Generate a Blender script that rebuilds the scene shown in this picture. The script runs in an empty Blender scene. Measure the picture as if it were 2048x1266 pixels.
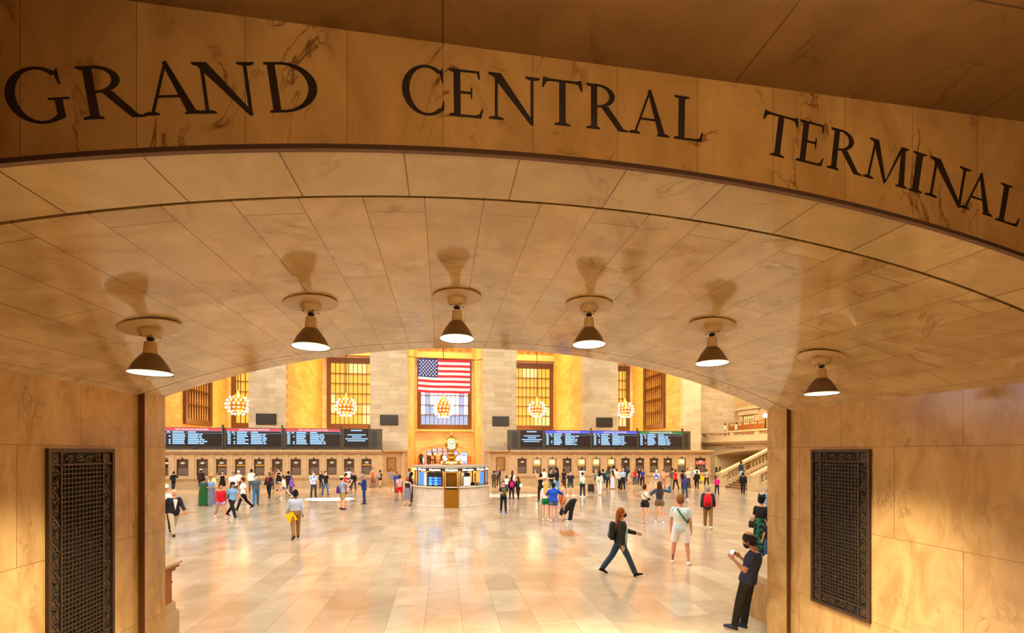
import bpy, bmesh, math, random
from mathutils import Vector, Matrix
random.seed(7)
S = bpy.context.scene
COL = S.collection
PI = math.pi
R = math.radians

# ---------------------------------------------------------------- camera model
F, HZ, PSI, EYE = 905.0, 904.0, R(8.7), 2.85
CP, SP = math.cos(PSI), math.sin(PSI)
def ray(x, y):
    u = (x - 1024) / F; v = (HZ - y) / F
    return u * CP + SP, CP - u * SP, v
def atY(x, y, Y):                       # point seen at pixel x,y on the plane Y = const
    a, b, v = ray(x, y)
    return Vector((a / b * Y, Y, EYE + v / b * Y))
def atX(x, y, X):
    a, b, v = ray(x, y)
    return Vector((X, b / a * X, EYE + v / a * X))
def atF(x, y, z=0.0):                   # point on a horizontal plane (default the floor)
    a, b, v = ray(x, y)
    t = (z - EYE) / v
    return Vector((a * t, b * t, z))
def pxm(x, Y):                          # pixels per metre for the depth Y in column x
    a, b, v = ray(x, HZ)
    return F * b / Y

cam = bpy.data.cameras.new('camera'); camo = bpy.data.objects.new('camera', cam); COL.objects.link(camo)
camo.location = (0, 0, EYE); camo.rotation_euler = (R(90), 0, -PSI)
cam.sensor_width = 36; cam.sensor_fit = 'HORIZONTAL'; cam.lens = F / 2048 * 36
cam.shift_y = (HZ - 633) / 2048; cam.clip_start = 0.05; cam.clip_end = 400
S.camera = camo

# ---------------------------------------------------------------- materials
def lin(c):
    return tuple((x / 12.92 if x <= 0.04045 else ((x + 0.055) / 1.055) ** 2.4) for x in c)
def rgb(r, g, b):
    return lin((r / 255, g / 255, b / 255))
def newmat(name):
    m = bpy.data.materials.new(name); m.use_nodes = True
    nt = m.node_tree; nt.nodes.clear()
    o = nt.nodes.new('ShaderNodeOutputMaterial'); b = nt.nodes.new('ShaderNodeBsdfPrincipled')
    nt.links.new(b.outputs[0], o.inputs[0])
    return m, nt, b
_c = {}
def plain(name, col, rough=0.7, metal=0.0, spec=0.5, noise=0.0, nscale=20.0):
    k = (name, col, rough, metal)
    if k in _c: return _c[k]
    m, nt, b = newmat(name)
    b.inputs['Base Color'].default_value = (*col, 1)
    b.inputs['Roughness'].default_value = rough; b.inputs['Metallic'].default_value = metal
    b.inputs['Specular IOR Level'].default_value = spec
    if noise:
        tc = nt.nodes.new('ShaderNodeTexCoord'); n = nt.nodes.new('ShaderNodeTexNoise'); n.inputs['Scale'].default_value = nscale
        n.inputs['Detail'].default_value = 4
        nt.links.new(tc.outputs['Object'], n.inputs['Vector'])
        mx = nt.nodes.new('ShaderNodeMixRGB'); mx.blend_type = 'MULTIPLY'; mx.inputs[0].default_value = 1
        mx.inputs[1].default_value = (*col, 1)
        rp = nt.nodes.new('ShaderNodeValToRGB'); rp.color_ramp.elements[0].position = .3; rp.color_ramp.elements[1].position = .7
        a = 1 - noise; rp.color_ramp.elements[0].color = (a, a, a, 1); rp.color_ramp.elements[1].color = (1, 1, 1, 1)
        nt.links.new(n.outputs[0], rp.inputs[0]); nt.links.new(rp.outputs[0], mx.inputs[2]); nt.links.new(mx.outputs[0], b.inputs['Base Color'])
    _c[k] = m
    return m
def glow(name, col, strength, base=(0.03, 0.03, 0.03), sample=False):
    k = (name, col, strength)
    if k in _c: return _c[k]
    m, nt, b = newmat(name)
    b.inputs['Base Color'].default_value = (*base, 1)
    b.inputs['Emission Color'].default_value = (*col, 1); b.inputs['Emission Strength'].default_value = strength
    if not sample: m.cycles.emission_sampling = 'NONE'
    _c[k] = m
    return m
def cloth(c, c2=None, scale=18, kind='noise'):
    k = ('cloth', c, c2, scale, kind)
    if k in _c: return _c[k]
    col = rgb(*c)
    m, nt, b = newmat('cloth')
    b.inputs['Base Color'].default_value = (*col, 1); b.inputs['Roughness'].default_value = .85
    b.inputs['Specular IOR Level'].default_value = .25
    if c2:
        tc = nt.nodes.new('ShaderNodeTexCoord')
        if kind == 'check': t = nt.nodes.new('ShaderNodeTexChecker')
        elif kind == 'spots': t = nt.nodes.new('ShaderNodeTexVoronoi')
        else: t = nt.nodes.new('ShaderNodeTexNoise')
        t.inputs['Scale'].default_value = scale
        nt.links.new(tc.outputs['Object'], t.inputs['Vector'])
        rp = nt.nodes.new('ShaderNodeValToRGB'); rp.color_ramp.elements[0].position = .42; rp.color_ramp.elements[1].position = .58
        rp.color_ramp.elements[0].color = (*col, 1); rp.color_ramp.elements[1].color = (*rgb(*c2), 1)
        nt.links.new(t.outputs['Fac' if kind != 'spots' else 'Distance'], rp.inputs[0]); nt.links.new(rp.outputs[0], b.inputs['Base Color'])
    _c[k] = m
    return m

def marble(name, c1, c2, vein, rough=.2, bricks=None, mortar=None, axes='YX', vscale=1.0, msize=.004, bump=.02, spec=.5, veinamt=.55, off=(0, 0, 0), spread=.16, stretch=None, accent=None):
    """polished stone slabs: bricks=(length, height, offset) along axes"""
    m, nt, b = newmat(name); N = nt.nodes.new; L = nt.links.new
    tc = N('ShaderNodeTexCoord')
    vec = vec0 = tc.outputs['Object']
    if stretch:
        mp = N('ShaderNodeVectorMath'); mp.operation = 'MULTIPLY'; mp.inputs[1].default_value = stretch; L(vec, mp.inputs[0]); vec = mp.outputs[0]
    n1 = N('ShaderNodeTexNoise'); n1.inputs['Scale'].default_value = 1.1 * vscale; n1.inputs['Detail'].default_value = 8; n1.inputs['Roughness'].default_value = .62
    n1.inputs['Distortion'].default_value = .9
    L(vec, n1.inputs['Vector'])
    r1 = N('ShaderNodeValToRGB'); r1.color_ramp.elements[0].position = .32; r1.color_ramp.elements[1].position = .68
    r1.color_ramp.elements[0].color = (*c2, 1); r1.color_ramp.elements[1].color = (*c1, 1)
    L(n1.outputs[0], r1.inputs[0])
    # thin veins from a ridged noise
    n2 = N('ShaderNodeTexNoise'); n2.inputs['Scale'].default_value = .8 * vscale; n2.inputs['Detail'].default_value = 9; n2.inputs['Roughness'].default_value = .6
    n2.inputs['Distortion'].default_value = 1.6
    L(vec, n2.inputs['Vector'])
    ab = N('ShaderNodeMath'); ab.operation = 'SUBTRACT'; ab.inputs[1].default_value = .5; L(n2.outputs[0], ab.inputs[0])
    ab2 = N('ShaderNodeMath'); ab2.operation = 'ABSOLUTE'; L(ab.outputs[0], ab2.inputs[0])
    r2 = N('ShaderNodeValToRGB'); r2.color_ramp.elements[0].position = 0; r2.color_ramp.elements[1].position = .022
    r2.color_ramp.elements[0].color = (1, 1, 1, 1); r2.color_ramp.elements[1].color = (0, 0, 0, 1)
    L(ab2.outputs[0], r2.inputs[0])
    n3 = N('ShaderNodeTexNoise'); n3.inputs['Scale'].default_value = 1.7 * vscale; n3.inputs['Detail'].default_value = 3; L(vec, n3.inputs['Vector'])
    r3 = N('ShaderNodeValToRGB'); r3.color_ramp.elements[0].position = .5; r3.color_ramp.elements[1].position = .66
    L(n3.outputs[0], r3.inputs[0])
    mm = N('ShaderNodeMath'); mm.operation = 'MULTIPLY'; L(r2.outputs[0], mm.inputs[0]); L(r3.outputs[0], mm.inputs[1])
    mm2 = N('ShaderNodeMath'); mm2.operation = 'MULTIPLY'; L(mm.outputs[0], mm2.inputs[0]); mm2.inputs[1].default_value = veinamt
    mx = N('ShaderNodeMixRGB'); L(mm2.outputs[0], mx.inputs[0]); L(r1.outputs[0], mx.inputs[1]); mx.inputs[2].default_value = (*vein, 1)
    out = mx.outputs[0]
    if bricks:
        sp = N('ShaderNodeSeparateXYZ'); L(vec0, sp.inputs[0])
        cb = N('ShaderNodeCombineXYZ'); L(sp.outputs[axes[0]], cb.inputs[0]); L(sp.outputs[axes[1]], cb.inputs[1])
        ad = N('ShaderNodeVectorMath'); ad.operation = 'ADD'; L(cb.outputs[0], ad.inputs[0]); ad.inputs[1].default_value = off
        bt = N('ShaderNodeTexBrick'); L(ad.outputs[0], bt.inputs['Vector'])
        bt.inputs['Scale'].default_value = 1; bt.inputs['Brick Width'].default_value = bricks[0]; bt.inputs['Row Height'].default_value = bricks[1]
        bt.offset = bricks[2]; bt.inputs['Mortar Size'].default_value = msize; bt.inputs['Mortar Smooth'].default_value = .1
        bt.squash = 1.0
        bt.inputs['Color1'].default_value = (0, 0, 0, 1); bt.inputs['Color2'].default_value = (1, 1, 1, 1); bt.inputs['Mortar'].default_value = (.5, .5, .5, 1)
        rr = N('ShaderNodeValToRGB'); rr.color_ramp.elements[0].color = (1 - spread, 1 - spread * 1.2, 1 - spread * 1.35, 1); rr.color_ramp.elements[1].color = (1.0, 1.0, 1.0, 1)
        if accent:
            e0 = rr.color_ramp.elements[0].color[:]; rr.color_ramp.elements[0].color = (*accent, 1)
            q = rr.color_ramp.elements.new(.012); q.color = (*accent, 1); q = rr.color_ramp.elements.new(.016); q.color = e0
        L(bt.outputs['Color'], rr.inputs[0])
        mu = N('ShaderNodeMixRGB'); mu.blend_type = 'MULTIPLY'; mu.inputs[0].default_value = 1; L(out, mu.inputs[1]); L(rr.outputs[0], mu.inputs[2])
        mo = N('ShaderNodeMixRGB'); L(bt.outputs['Fac'], mo.inputs[0]); L(mu.outputs[0], mo.inputs[1])
        mo.inputs[2].default_value = (*(mortar or vein), 1)
        out = mo.outputs[0]
        bp = N('ShaderNodeBump'); bp.inputs['Strength'].default_value = .35; bp.inputs['Distance'].default_value = .01; bp.invert = True
        L(bt.outputs['Fac'], bp.inputs['Height'])
        L(bp.outputs[0], b.inputs['Normal'])
    L(out, b.inputs['Base Color'])
    b.inputs['Roughness'].default_value = rough; b.inputs['Specular IOR Level'].default_value = spec
    return m

# ---------------------------------------------------------------- mesh builder
class MB:
    def __init__(s): s.v = []; s.f = []; s.mi = []
    def add(s, vs, fs, mi=0):
        o = len(s.v); s.v += [tuple(v) for v in vs]; s.f += [tuple(i + o for i in f) for f in fs]; s.mi += [mi] * len(fs); return s
    def box(s, x0, x1, y0, y1, z0, z1, mi=0):
        v = [(x, y, z) for z in (z0, z1) for y in (y0, y1) for x in (x0, x1)]
        return s.add(v, [(0, 2, 3, 1), (4, 5, 7, 6), (0, 1, 5, 4), (2, 6, 7, 3), (0, 4, 6, 2), (1, 3, 7, 5)], mi)
    def obox(s, c, ax, ay, az, mi=0):       # oriented box: centre and three half-vectors
        c = Vector(c); v = [c + ax * i + ay * j + az * k for k in (-1, 1) for j in (-1, 1) for i in (-1, 1)]
        return s.add(v, [(0, 2, 3, 1), (4, 5, 7, 6), (0, 1, 5, 4), (2, 6, 7, 3), (0, 4, 6, 2), (1, 3, 7, 5)], mi)
    def prism(s, poly, d0, d1, fn, mi=0):   # 2-d polygon pushed from d0 to d1; fn(a,b,d) -> point
        n = len(poly); v = [fn(a, b, d0) for a, b in poly] + [fn(a, b, d1) for a, b in poly]
        fs = [tuple(range(n))[::-1], tuple(range(n, 2 * n))] + [(i, (i + 1) % n, n + (i + 1) % n, n + i) for i in range(n)]
        return s.add(v, fs, mi)
    def strip(s, pa, pb, qa, qb, mi=0):     # band between curves (pa,pb front; qa,qb back) closed solid
        n = len(pa); v = list(pa) + list(pb) + list(qa) + list(qb); fs = []
        for i in range(n - 1):
            fs += [(i, i + 1, n + i + 1, n + i), (2 * n + i, 3 * n + i, 3 * n + i + 1, 2 * n + i + 1),
                   (i, 2 * n + i, 2 * n + i + 1, i + 1), (n + i, n + i + 1, 3 * n + i + 1, 3 * n + i)]
        fs += [(0, n, 3 * n, 2 * n), (n - 1, 3 * n - 1, 4 * n - 1, 2 * n - 1)]
        return s.add(v, fs, mi)
    def lathe(s, prof, c=(0, 0, 0), seg=24, mi=0, axis='z', cap=True):
        c = Vector(c); v = []; fs = []; n = len(prof)
        for r, h in prof:
            for k in range(seg):
                a = 2 * PI * k / seg
                p = (r * math.cos(a), r * math.sin(a), h) if axis == 'z' else ((r * math.cos(a), h, r * math.sin(a)) if axis == 'y' else (h, r * math.cos(a), r * math.sin(a)))
                v.append(c + Vector(p))
        for i in range(n - 1):
            for k in range(seg):
                fs.append((i * seg + k, i * seg + (k + 1) % seg, (i + 1) * seg + (k + 1) % seg, (i + 1) * seg + k))
        if cap:
            if prof[0][0] > 1e-6: fs.append(tuple(range(seg))[::-1])
            if prof[-1][0] > 1e-6: fs.append(tuple((n - 1) * seg + k for k in range(seg)))
        return s.add(v, fs, mi)
    def tube(s, pts, r, seg=8, mi=0, flat=1.0):
        pts = [Vector(p) for p in pts]; n = len(pts)
        rs = r if isinstance(r, (list, tuple)) else [r] * n
        v = []; fs = []; up = None
        for i in range(n):
            t = (pts[min(i + 1, n - 1)] - pts[max(i - 1, 0)])
            t = t.normalized() if t.length > 1e-9 else Vector((0, 0, 1))
            if up is None:
                up = Vector((1, 0, 0)) if abs(t.x) < .8 else Vector((0, 1, 0))
            a = (up - t * up.dot(t)); a = a.normalized() if a.length > 1e-6 else t.orthogonal().normalized()
            up = a; bb = t.cross(a)
            for k in range(seg):
                q = 2 * PI * k / seg
                v.append(pts[i] + a * (rs[i] * math.cos(q)) + bb * (rs[i] * flat * math.sin(q)))
        for i in range(n - 1):
            for k in range(seg):
                fs.append((i * seg + k, i * seg + (k + 1) % seg, (i + 1) * seg + (k + 1) % seg, (i + 1) * seg + k))
        fs += [tuple(range(seg))[::-1], tuple((n - 1) * seg + k for k in range(seg))]
        return s.add(v, fs, mi)
    def ball(s, c, r, seg=12, rings=8, mi=0, rot=None):
        c = Vector(c); rx, ry, rz = r if isinstance(r, (tuple, list)) else (r, r, r)
        v = []; fs = []
        P = lambda x, y, z: c + ((rot @ Vector((x, y, z))) if rot is not None else Vector((x, y, z)))
        v.append(P(0, 0, -rz))
        for i in range(1, rings):
            t = -PI / 2 + PI * i / rings
            for k in range(seg):
                a = 2 * PI * k / seg
                v.append(P(rx * math.cos(t) * math.cos(a), ry * math.cos(t) * math.sin(a), rz * math.sin(t)))
        v.append(P(0, 0, rz)); top = len(v) - 1
        for k in range(seg): fs.append((0, 1 + (k + 1) % seg, 1 + k))
        for i in range(rings - 2):
            for k in range(seg):
                a = 1 + i * seg; fs.append((a + k, a + (k + 1) % seg, a + seg + (k + 1) % seg, a + seg + k))
        a = 1 + (rings - 2) * seg
        for k in range(seg): fs.append((a + k, a + (k + 1) % seg, top))
        return s.add(v, fs, mi)
    def rings(s, rs, seg=16, mi=0):         # closed loft: rs = list of (centre, side vec, front vec)
        v = []; fs = []; n = len(rs)
        for c, a, b in rs:
            for k in range(seg):
                q = 2 * PI * k / seg; v.append(Vector(c) + a * math.cos(q) + b * math.sin(q))
        for i in range(n - 1):
            for k in range(seg):
                fs.append((i * seg + k, i * seg + (k + 1) % seg, (i + 1) * seg + (k + 1) % seg, (i + 1) * seg + k))
        fs += [tuple(range(seg))[::-1], tuple((n - 1) * seg + k for k in range(seg))]
        return s.add(v, fs, mi)
    def build(s, name, mats, parent=None, loc=None, smooth=False, label=None):
        me = bpy.data.meshes.new(name); me.from_pydata(s.v, [], s.f)
        mats = mats if isinstance(mats, (list, tuple)) else [mats]
        for m in mats: me.materials.append(m)
        if len(mats) > 1: me.polygons.foreach_set('material_index', s.mi)
        bm = bmesh.new(); bm.from_mesh(me); bmesh.ops.recalc_face_normals(bm, faces=bm.faces); bm.to_mesh(me); bm.free()
        if smooth:
            me.polygons.foreach_set('use_smooth', [True] * len(me.polygons))
            if smooth != 'all': me.set_sharp_from_angle(angle=R(40))
        o = bpy.data.objects.new(name, me); COL.objects.link(o)
        if parent is not None: o.parent = parent
        if loc is not None: o.location = loc
        if label: o['label'] = label
        return o
def empty(name, loc=(0, 0, 0), rz=0.0):
    o = bpy.data.objects.new(name, None); COL.objects.link(o); o.location = loc; o.rotation_euler = (0, 0, rz); o.empty_display_size = .1
    return o
def tag(o, label=None, cat=None, group=None, kind=None):
    if label: o['label'] = label
    if cat: o['category'] = cat
    if group: o['group'] = group
    if kind: o['kind'] = kind
    return o
def struct(o, label=None, cat=None):
    o['kind'] = 'structure'
    if label: o['label'] = label
    if cat: o['category'] = cat
    return o
def children(o): return [c for c in o.children]
def copy_tree(o, parent=None):
    c = o.copy(); COL.objects.link(c)
    if parent is not None: c.parent = parent
    for ch in list(o.children): copy_tree(ch, c)
    return c
def textmesh(s, size, name, mat, parent, M, align='CENTER', ext=.01, xs=1.0, sp=1.0):
    cu = bpy.data.curves.new(name, 'FONT'); cu.body = s; cu.size = size; cu.align_x = align; cu.align_y = 'CENTER'; cu.extrude = ext; cu.resolution_u = 3
    cu.space_character = sp
    t = bpy.data.objects.new('tmp', cu); COL.objects.link(t)
    dg = bpy.context.evaluated_depsgraph_get(); me = bpy.data.meshes.new_from_object(t.evaluated_get(dg))
    bpy.data.objects.remove(t); bpy.data.curves.remove(cu)
    me.transform(M @ Matrix.Diagonal((xs, 1, 1, 1))); me.name = name
    me.materials.clear(); me.materials.append(mat)
    o = bpy.data.objects.new(name, me); COL.objects.link(o)
    if parent is not None: o.parent = parent
    return o
FRONT = Matrix.Rotation(R(90), 4, 'X')      # text standing up, read from -Y
# ================================================================ PASSAGE
YT, YB, YJ, YX = 2.148, 2.541, 5.85, 6.24        # lettered face, second joint, jamb, outer edge of the arch
def prof(X):                                     # soffit of the vault
    d = X - .66
    return EYE + 1.428 - .0393 * d * d - .000305 * d ** 4
XR = atY(1580, 900, YJ).x; XL = atY(278, 900, YJ).x
XRj = atY(1573, 900, YJ).x; XLj = atY(290, 900, YJ).x
ZC = EYE + .893 * YT                              # flat ceiling before the lettered face

M_wall = marble('polished_tan_marble', rgb(214, 178, 118), rgb(174, 134, 78), rgb(104, 66, 30), rough=.17, bricks=(1.35, 1.02, .5), axes='YZ', vscale=2.6, msize=.003, mortar=rgb(132, 92, 52), off=(.4, .15, 0), veinamt=.5, stretch=(1, 1, .45))
M_vault = marble('polished_vault_marble', rgb(230, 208, 162), rgb(188, 158, 108), rgb(122, 86, 48), rough=.10, bricks=(1.5, .33, .37), axes='YX', vscale=1.7, msize=.0035, mortar=rgb(140, 102, 64), veinamt=.7, off=(.3, .1, 0), spread=.2)
M_band = marble('polished_band_marble', rgb(230, 210, 166), rgb(194, 166, 116), rgb(126, 90, 52), rough=.12, bricks=(3.0, .55, .0), axes='YX', vscale=1.2, msize=.004, mortar=rgb(112, 78, 44), veinamt=.5, off=(1.0, .18, 0))
M_face = marble('lettered_marble', rgb(206, 164, 104), rgb(172, 130, 74), rgb(104, 62, 24), rough=.22, bricks=(.43, 3.0, .0), axes='XZ', vscale=2.6, msize=.0014, mortar=rgb(120, 78, 40), stretch=(1, 1, .5), veinamt=.95, off=(.0, .3, 0))
M_ceil = marble('ceiling_marble', rgb(156, 122, 80), rgb(120, 90, 56), rgb(80, 52, 28), rough=.3, bricks=(1.6, 1.5, .0), axes='YX', vscale=1.4, msize=.004, mortar=rgb(70, 46, 26))
M_joint = plain('dark_joint', rgb(70, 42, 20), .8)
M_letter = plain('inlaid_dark_letter', rgb(26, 14, 8), .45)
M_bronze = plain('dark_bronze', rgb(62, 46, 32), .45, .55, noise=.35, nscale=30)
M_black = plain('black_void', rgb(10, 8, 6), .9)

# walls
def passage_wall(side):
    s = 1 if side == 'right' else -1
    X = XR if s > 0 else XL
    Xj = XRj if s > 0 else XLj
    b = MB()
    b.box(min(X, X + s * .5), max(X, X + s * .5), -5, YJ, 0, prof(X) + .25)
    b.box(min(X, X + s * .5), max(X, X + s * .5), -5, YT, prof(X) + .2, ZC + .1)
    o = struct(b.build('wall_' + side, M_wall))
    b = MB(); b.box(min(Xj, X + s * .5), max(Xj, X + s * .5), YJ, YX, 0, prof(Xj) + .2)
    struct(b.build('trim_1' if s < 0 else 'trim_2', M_wall), None)
    zb = EYE - .352 * YX
    b = MB(); b.box(min(Xj - s * .006, Xj), max(Xj - s * .006, Xj), YJ - .006, YX + .006, 0, zb)
    struct(b.build('baseboard_left' if s < 0 else 'baseboard_right', M_wall))
passage_wall('left'); passage_wall('right')
M_track = plain('brown_bronze_track', rgb(92, 58, 24), .4, .5)
for side, Xj, X in (('left', XLj, XL), ('right', XRj, XR)):          # bronze gate track in the angle of each jamb
    b = MB(); b.box(min(Xj, X), max(Xj, X), YJ - .012, YJ - .001, 0, prof(Xj) - .002)
    struct(b.build('trim_20' if side == 'left' else 'trim_21', M_track))

# vault in three rings with a groove between them
def ring(name, y0, y1, mat, lift=0.0, n=96, th=.35):
    xs = [XL - .15 + (XR - XL + .3) * i / (n - 1) for i in range(n)]
    b = MB()
    b.strip([(x, y0, prof(x) + lift) for x in xs], [(x, y1, prof(x) + lift) for x in xs],
            [(x, y0, prof(x) + lift + th) for x in xs], [(x, y1, prof(x) + lift + th) for x in xs])
    return b.build(name, mat, smooth=True)
struct(ring('ceiling_vault', YB + .012, YJ - .008, M_vault))
struct(ring('ceiling_band', YT + .02, YB - .012, M_band))
struct(ring('ceiling_arch_ring', YJ + .008, YX, M_vault))
struct(ring('trim_3', YB - .02, YB + .02, M_joint, .02))
struct(ring('trim_4', YJ - .02, YJ + .02, M_joint, .015))
struct(ring('trim_5', YT - .006, YT + .0195, M_joint, -.005, th=.022))
b = MB(); b.box(XL - .5, XR + .5, -5, YT + .03, ZC, ZC + .2); struct(b.build('ceiling', M_ceil))
b = MB(); b.box(XL - .5, XR + .5, -5.3, -5, 0, ZC + .2); struct(b.build('wall_back', M_wall))

# lettered face
n = 96; xs = [XL - .1 + (XR - XL + .2) * i / (n - 1) for i in range(n)]
b = MB(); b.strip([(x, YT, prof(x)) for x in xs], [(x, YT, ZC + .05) for x in xs], [(x, YT + .019, prof(x)) for x in xs], [(x, YT + .019, ZC + .05) for x in xs])
face = struct(b.build('wall_front', M_face))

def arcpoly(cx, cy, rx, ry, a0, a1, tx, ty, n=18):
    o = [(cx + rx * math.cos(R(a0 + (a1 - a0) * i / n)), cy + ry * math.sin(R(a0 + (a1 - a0) * i / n))) for i in range(n + 1)]
    q = [(cx + (rx - tx) * math.cos(R(a0 + (a1 - a0) * i / n)), cy + (ry - ty) * math.sin(R(a0 + (a1 - a0) * i / n))) for i in range(n + 1)]
    return [[o[i], o[i + 1], q[i + 1], q[i]] for i in range(n)]
def rect(a, b, c, d): return [[(a, b), (c, b), (c, d), (a, d)]]
def ser(x, y, h=.11): # bracketed serif
    t = .035
    if y < .5: return [[(x - h, 0), (x + h, 0), (x + h * .95, t), (x + h * .45, t + .03), (x - h * .45, t + .03), (x - h * .95, t)]]
    return [[(x - h, 1), (x - h * .95, 1 - t), (x - h * .45, 1 - t - .03), (x + h * .45, 1 - t - .03), (x + h * .95, 1 - t), (x + h, 1)]]
def stem(x, t=.13): return rect(x - t / 2, 0, x + t / 2, 1)
def diag(x0, x1, t, y0=0.0, y1=1.0): return [[(x0 - t / 2, y0), (x0 + t / 2, y0), (x1 + t / 2, y1), (x1 - t / 2, y1)]]
GL = {
 'I': (.34, stem(.17) + ser(.17, 0, .15) + ser(.17, 1, .15)),
 'L': (.64, stem(.18) + ser(.18, 1, .16) + ser(.12, 0, .1) + [[(.1, 0), (.6, 0), (.64, .22), (.61, .22), (.56, .08), (.48, .05), (.1, .05)]]),
 'T': (.82, stem(.41) + ser(.41, 0, .17) + [[(.05, .95), (.77, .95), (.77, 1), (.05, 1)], [(.0, .80), (.03, .80), (.09, .93), (.16, .95), (.16, 1), (.02, 1.03)], [(.82, .80), (.79, .80), (.73, .93), (.66, .95), (.66, 1), (.80, 1.03)]]),
 'E': (.68, stem(.18) + ser(.13, 0, .11) + ser(.13, 1, .11) + rect(.2, .495, .46, .545) + [[(.12, .955), (.56, .955), (.59, .83), (.62, .83), (.61, 1), (.12, 1)], [(.44, .40), (.47, .40), (.47, .64), (.44, .64)], [(.12, 0), (.64, 0), (.68, .20), (.65, .20), (.60, .08), (.52, .05), (.12, .05)]]),
 'R': (.88, stem(.18) + ser(.16, 0, .15) + ser(.12, 1, .1) + arcpoly(.26, .745, .36, .255, -90, 90, .12, .045) + rect(.12, .955, .28, 1) + rect(.18, .49, .28, .535) + [[(.33, .5), (.48, .52), (.80, .06), (.90, .03), (.90, 0), (.70, 0)]]),
 'A': (.94, diag(.14, .47, .05) + [[(.70, 0), (.86, 0), (.49, 1.04), (.42, 1.0)]] + rect(.24, .33, .70, .375) + ser(.13, 0, .13) + ser(.80, 0, .15)),
 'N': (.98, stem(.16, .055) + stem(.82, .055) + [[(.04, 1), (.24, 1), (.85, .02), (.85, -.05), (.80, -.05)]] + ser(.16, 0, .14) + ser(.83, 1, .14) + ser(.10, 1, .09)),
 'D': (.92, stem(.18) + arcpoly(.3, .5, .60, .5, -90, 90, .15, .045, 24) + rect(.06, .955, .31, 1) + rect(.06, 0, .31, .045)),
 'C': (.86, arcpoly(.52, .5, .50, .53, 48, 312, .15, .05, 28) + [[(.84, .68), (.87, .68), (.86, .99), (.83, .96), (.80, .87)], [(.78, .10), (.86, .10), (.87, .30), (.85, .30)]]),
 'G': (.98, arcpoly(.52, .5, .50, .53, 48, 312, .15, .05, 28) + [[(.84, .68), (.87, .68), (.86, .99), (.83, .96), (.80, .87)], [(.74, .02), (.86, .07), (.86, .42), (.74, .42)], [(.64, .405), (.97, .405), (.97, .44), (.64, .44)]]),
 'M': (1.15, diag(.15, .22, .05) + [[(.14, 1), (.29, 1), (.60, .02), (.56, -.03), (.53, .02)], [(.56, -.03), (.60, .02), (.93, 1), (.88, 1), (.84, .94)]] + [[(.92, 0), (1.06, 0), (.97, 1), (.86, 1)]] + ser(.15, 0, .13) + ser(.99, 0, .15) + ser(.15, 1, .08) + ser(.97, 1, .08)),
}
WORDS = {
 'GRAND': [('G', 19, 249, 150, 241), ('R', 166, 240, 290, 234), ('A', 287, 232, 407, 227), ('N', 395, 228, 523, 226), ('D', 534, 226, 644, 223)],
 'CENTRAL': [('C', 804, 225, 889, 231), ('E', 896, 231, 967, 238), ('N', 975, 237, 1081, 249), ('T', 1084, 247, 1165, 256), ('R', 1171, 256, 1254, 265), ('A', 1257, 265, 1338, 276), ('L', 1345, 277, 1406, 285)],
 'TERMINAL': [('T', 1518, 304, 1588, 322), ('E', 1589, 320, 1645, 334), ('R', 1652, 335, 1721, 352), ('M', 1723, 352, 1814, 379), ('I', 1814, 379, 1845, 388), ('N', 1847, 388, 1931, 416), ('A', 1919, 414, 1983, 434), ('L', 1988, 439, 2036, 455)],
}
CAP = .222
for w, ls in WORDS.items():
    b = MB()
    for ch, x0, y0, x1, y1 in ls:
        gw, polys = GL[ch]
        p0 = atY(x0, y0, YT); p1 = atY(x1, y1, YT)
        ux = (p1 - p0); L_ = ux.length; ux.normalize(); uz = Vector((-ux.z, 0, ux.x))
        fn = lambda a, c, d: p0 + ux * (a / gw * L_) + uz * (c * CAP) + Vector((0, d, 0))
        for i, p in enumerate(polys): b.prism(p, -.0022 - .00003 * (i % 7), .01, fn)
    b.build('inscription', M_letter, face, label='dark inlaid capitals reading ' + w)

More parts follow.
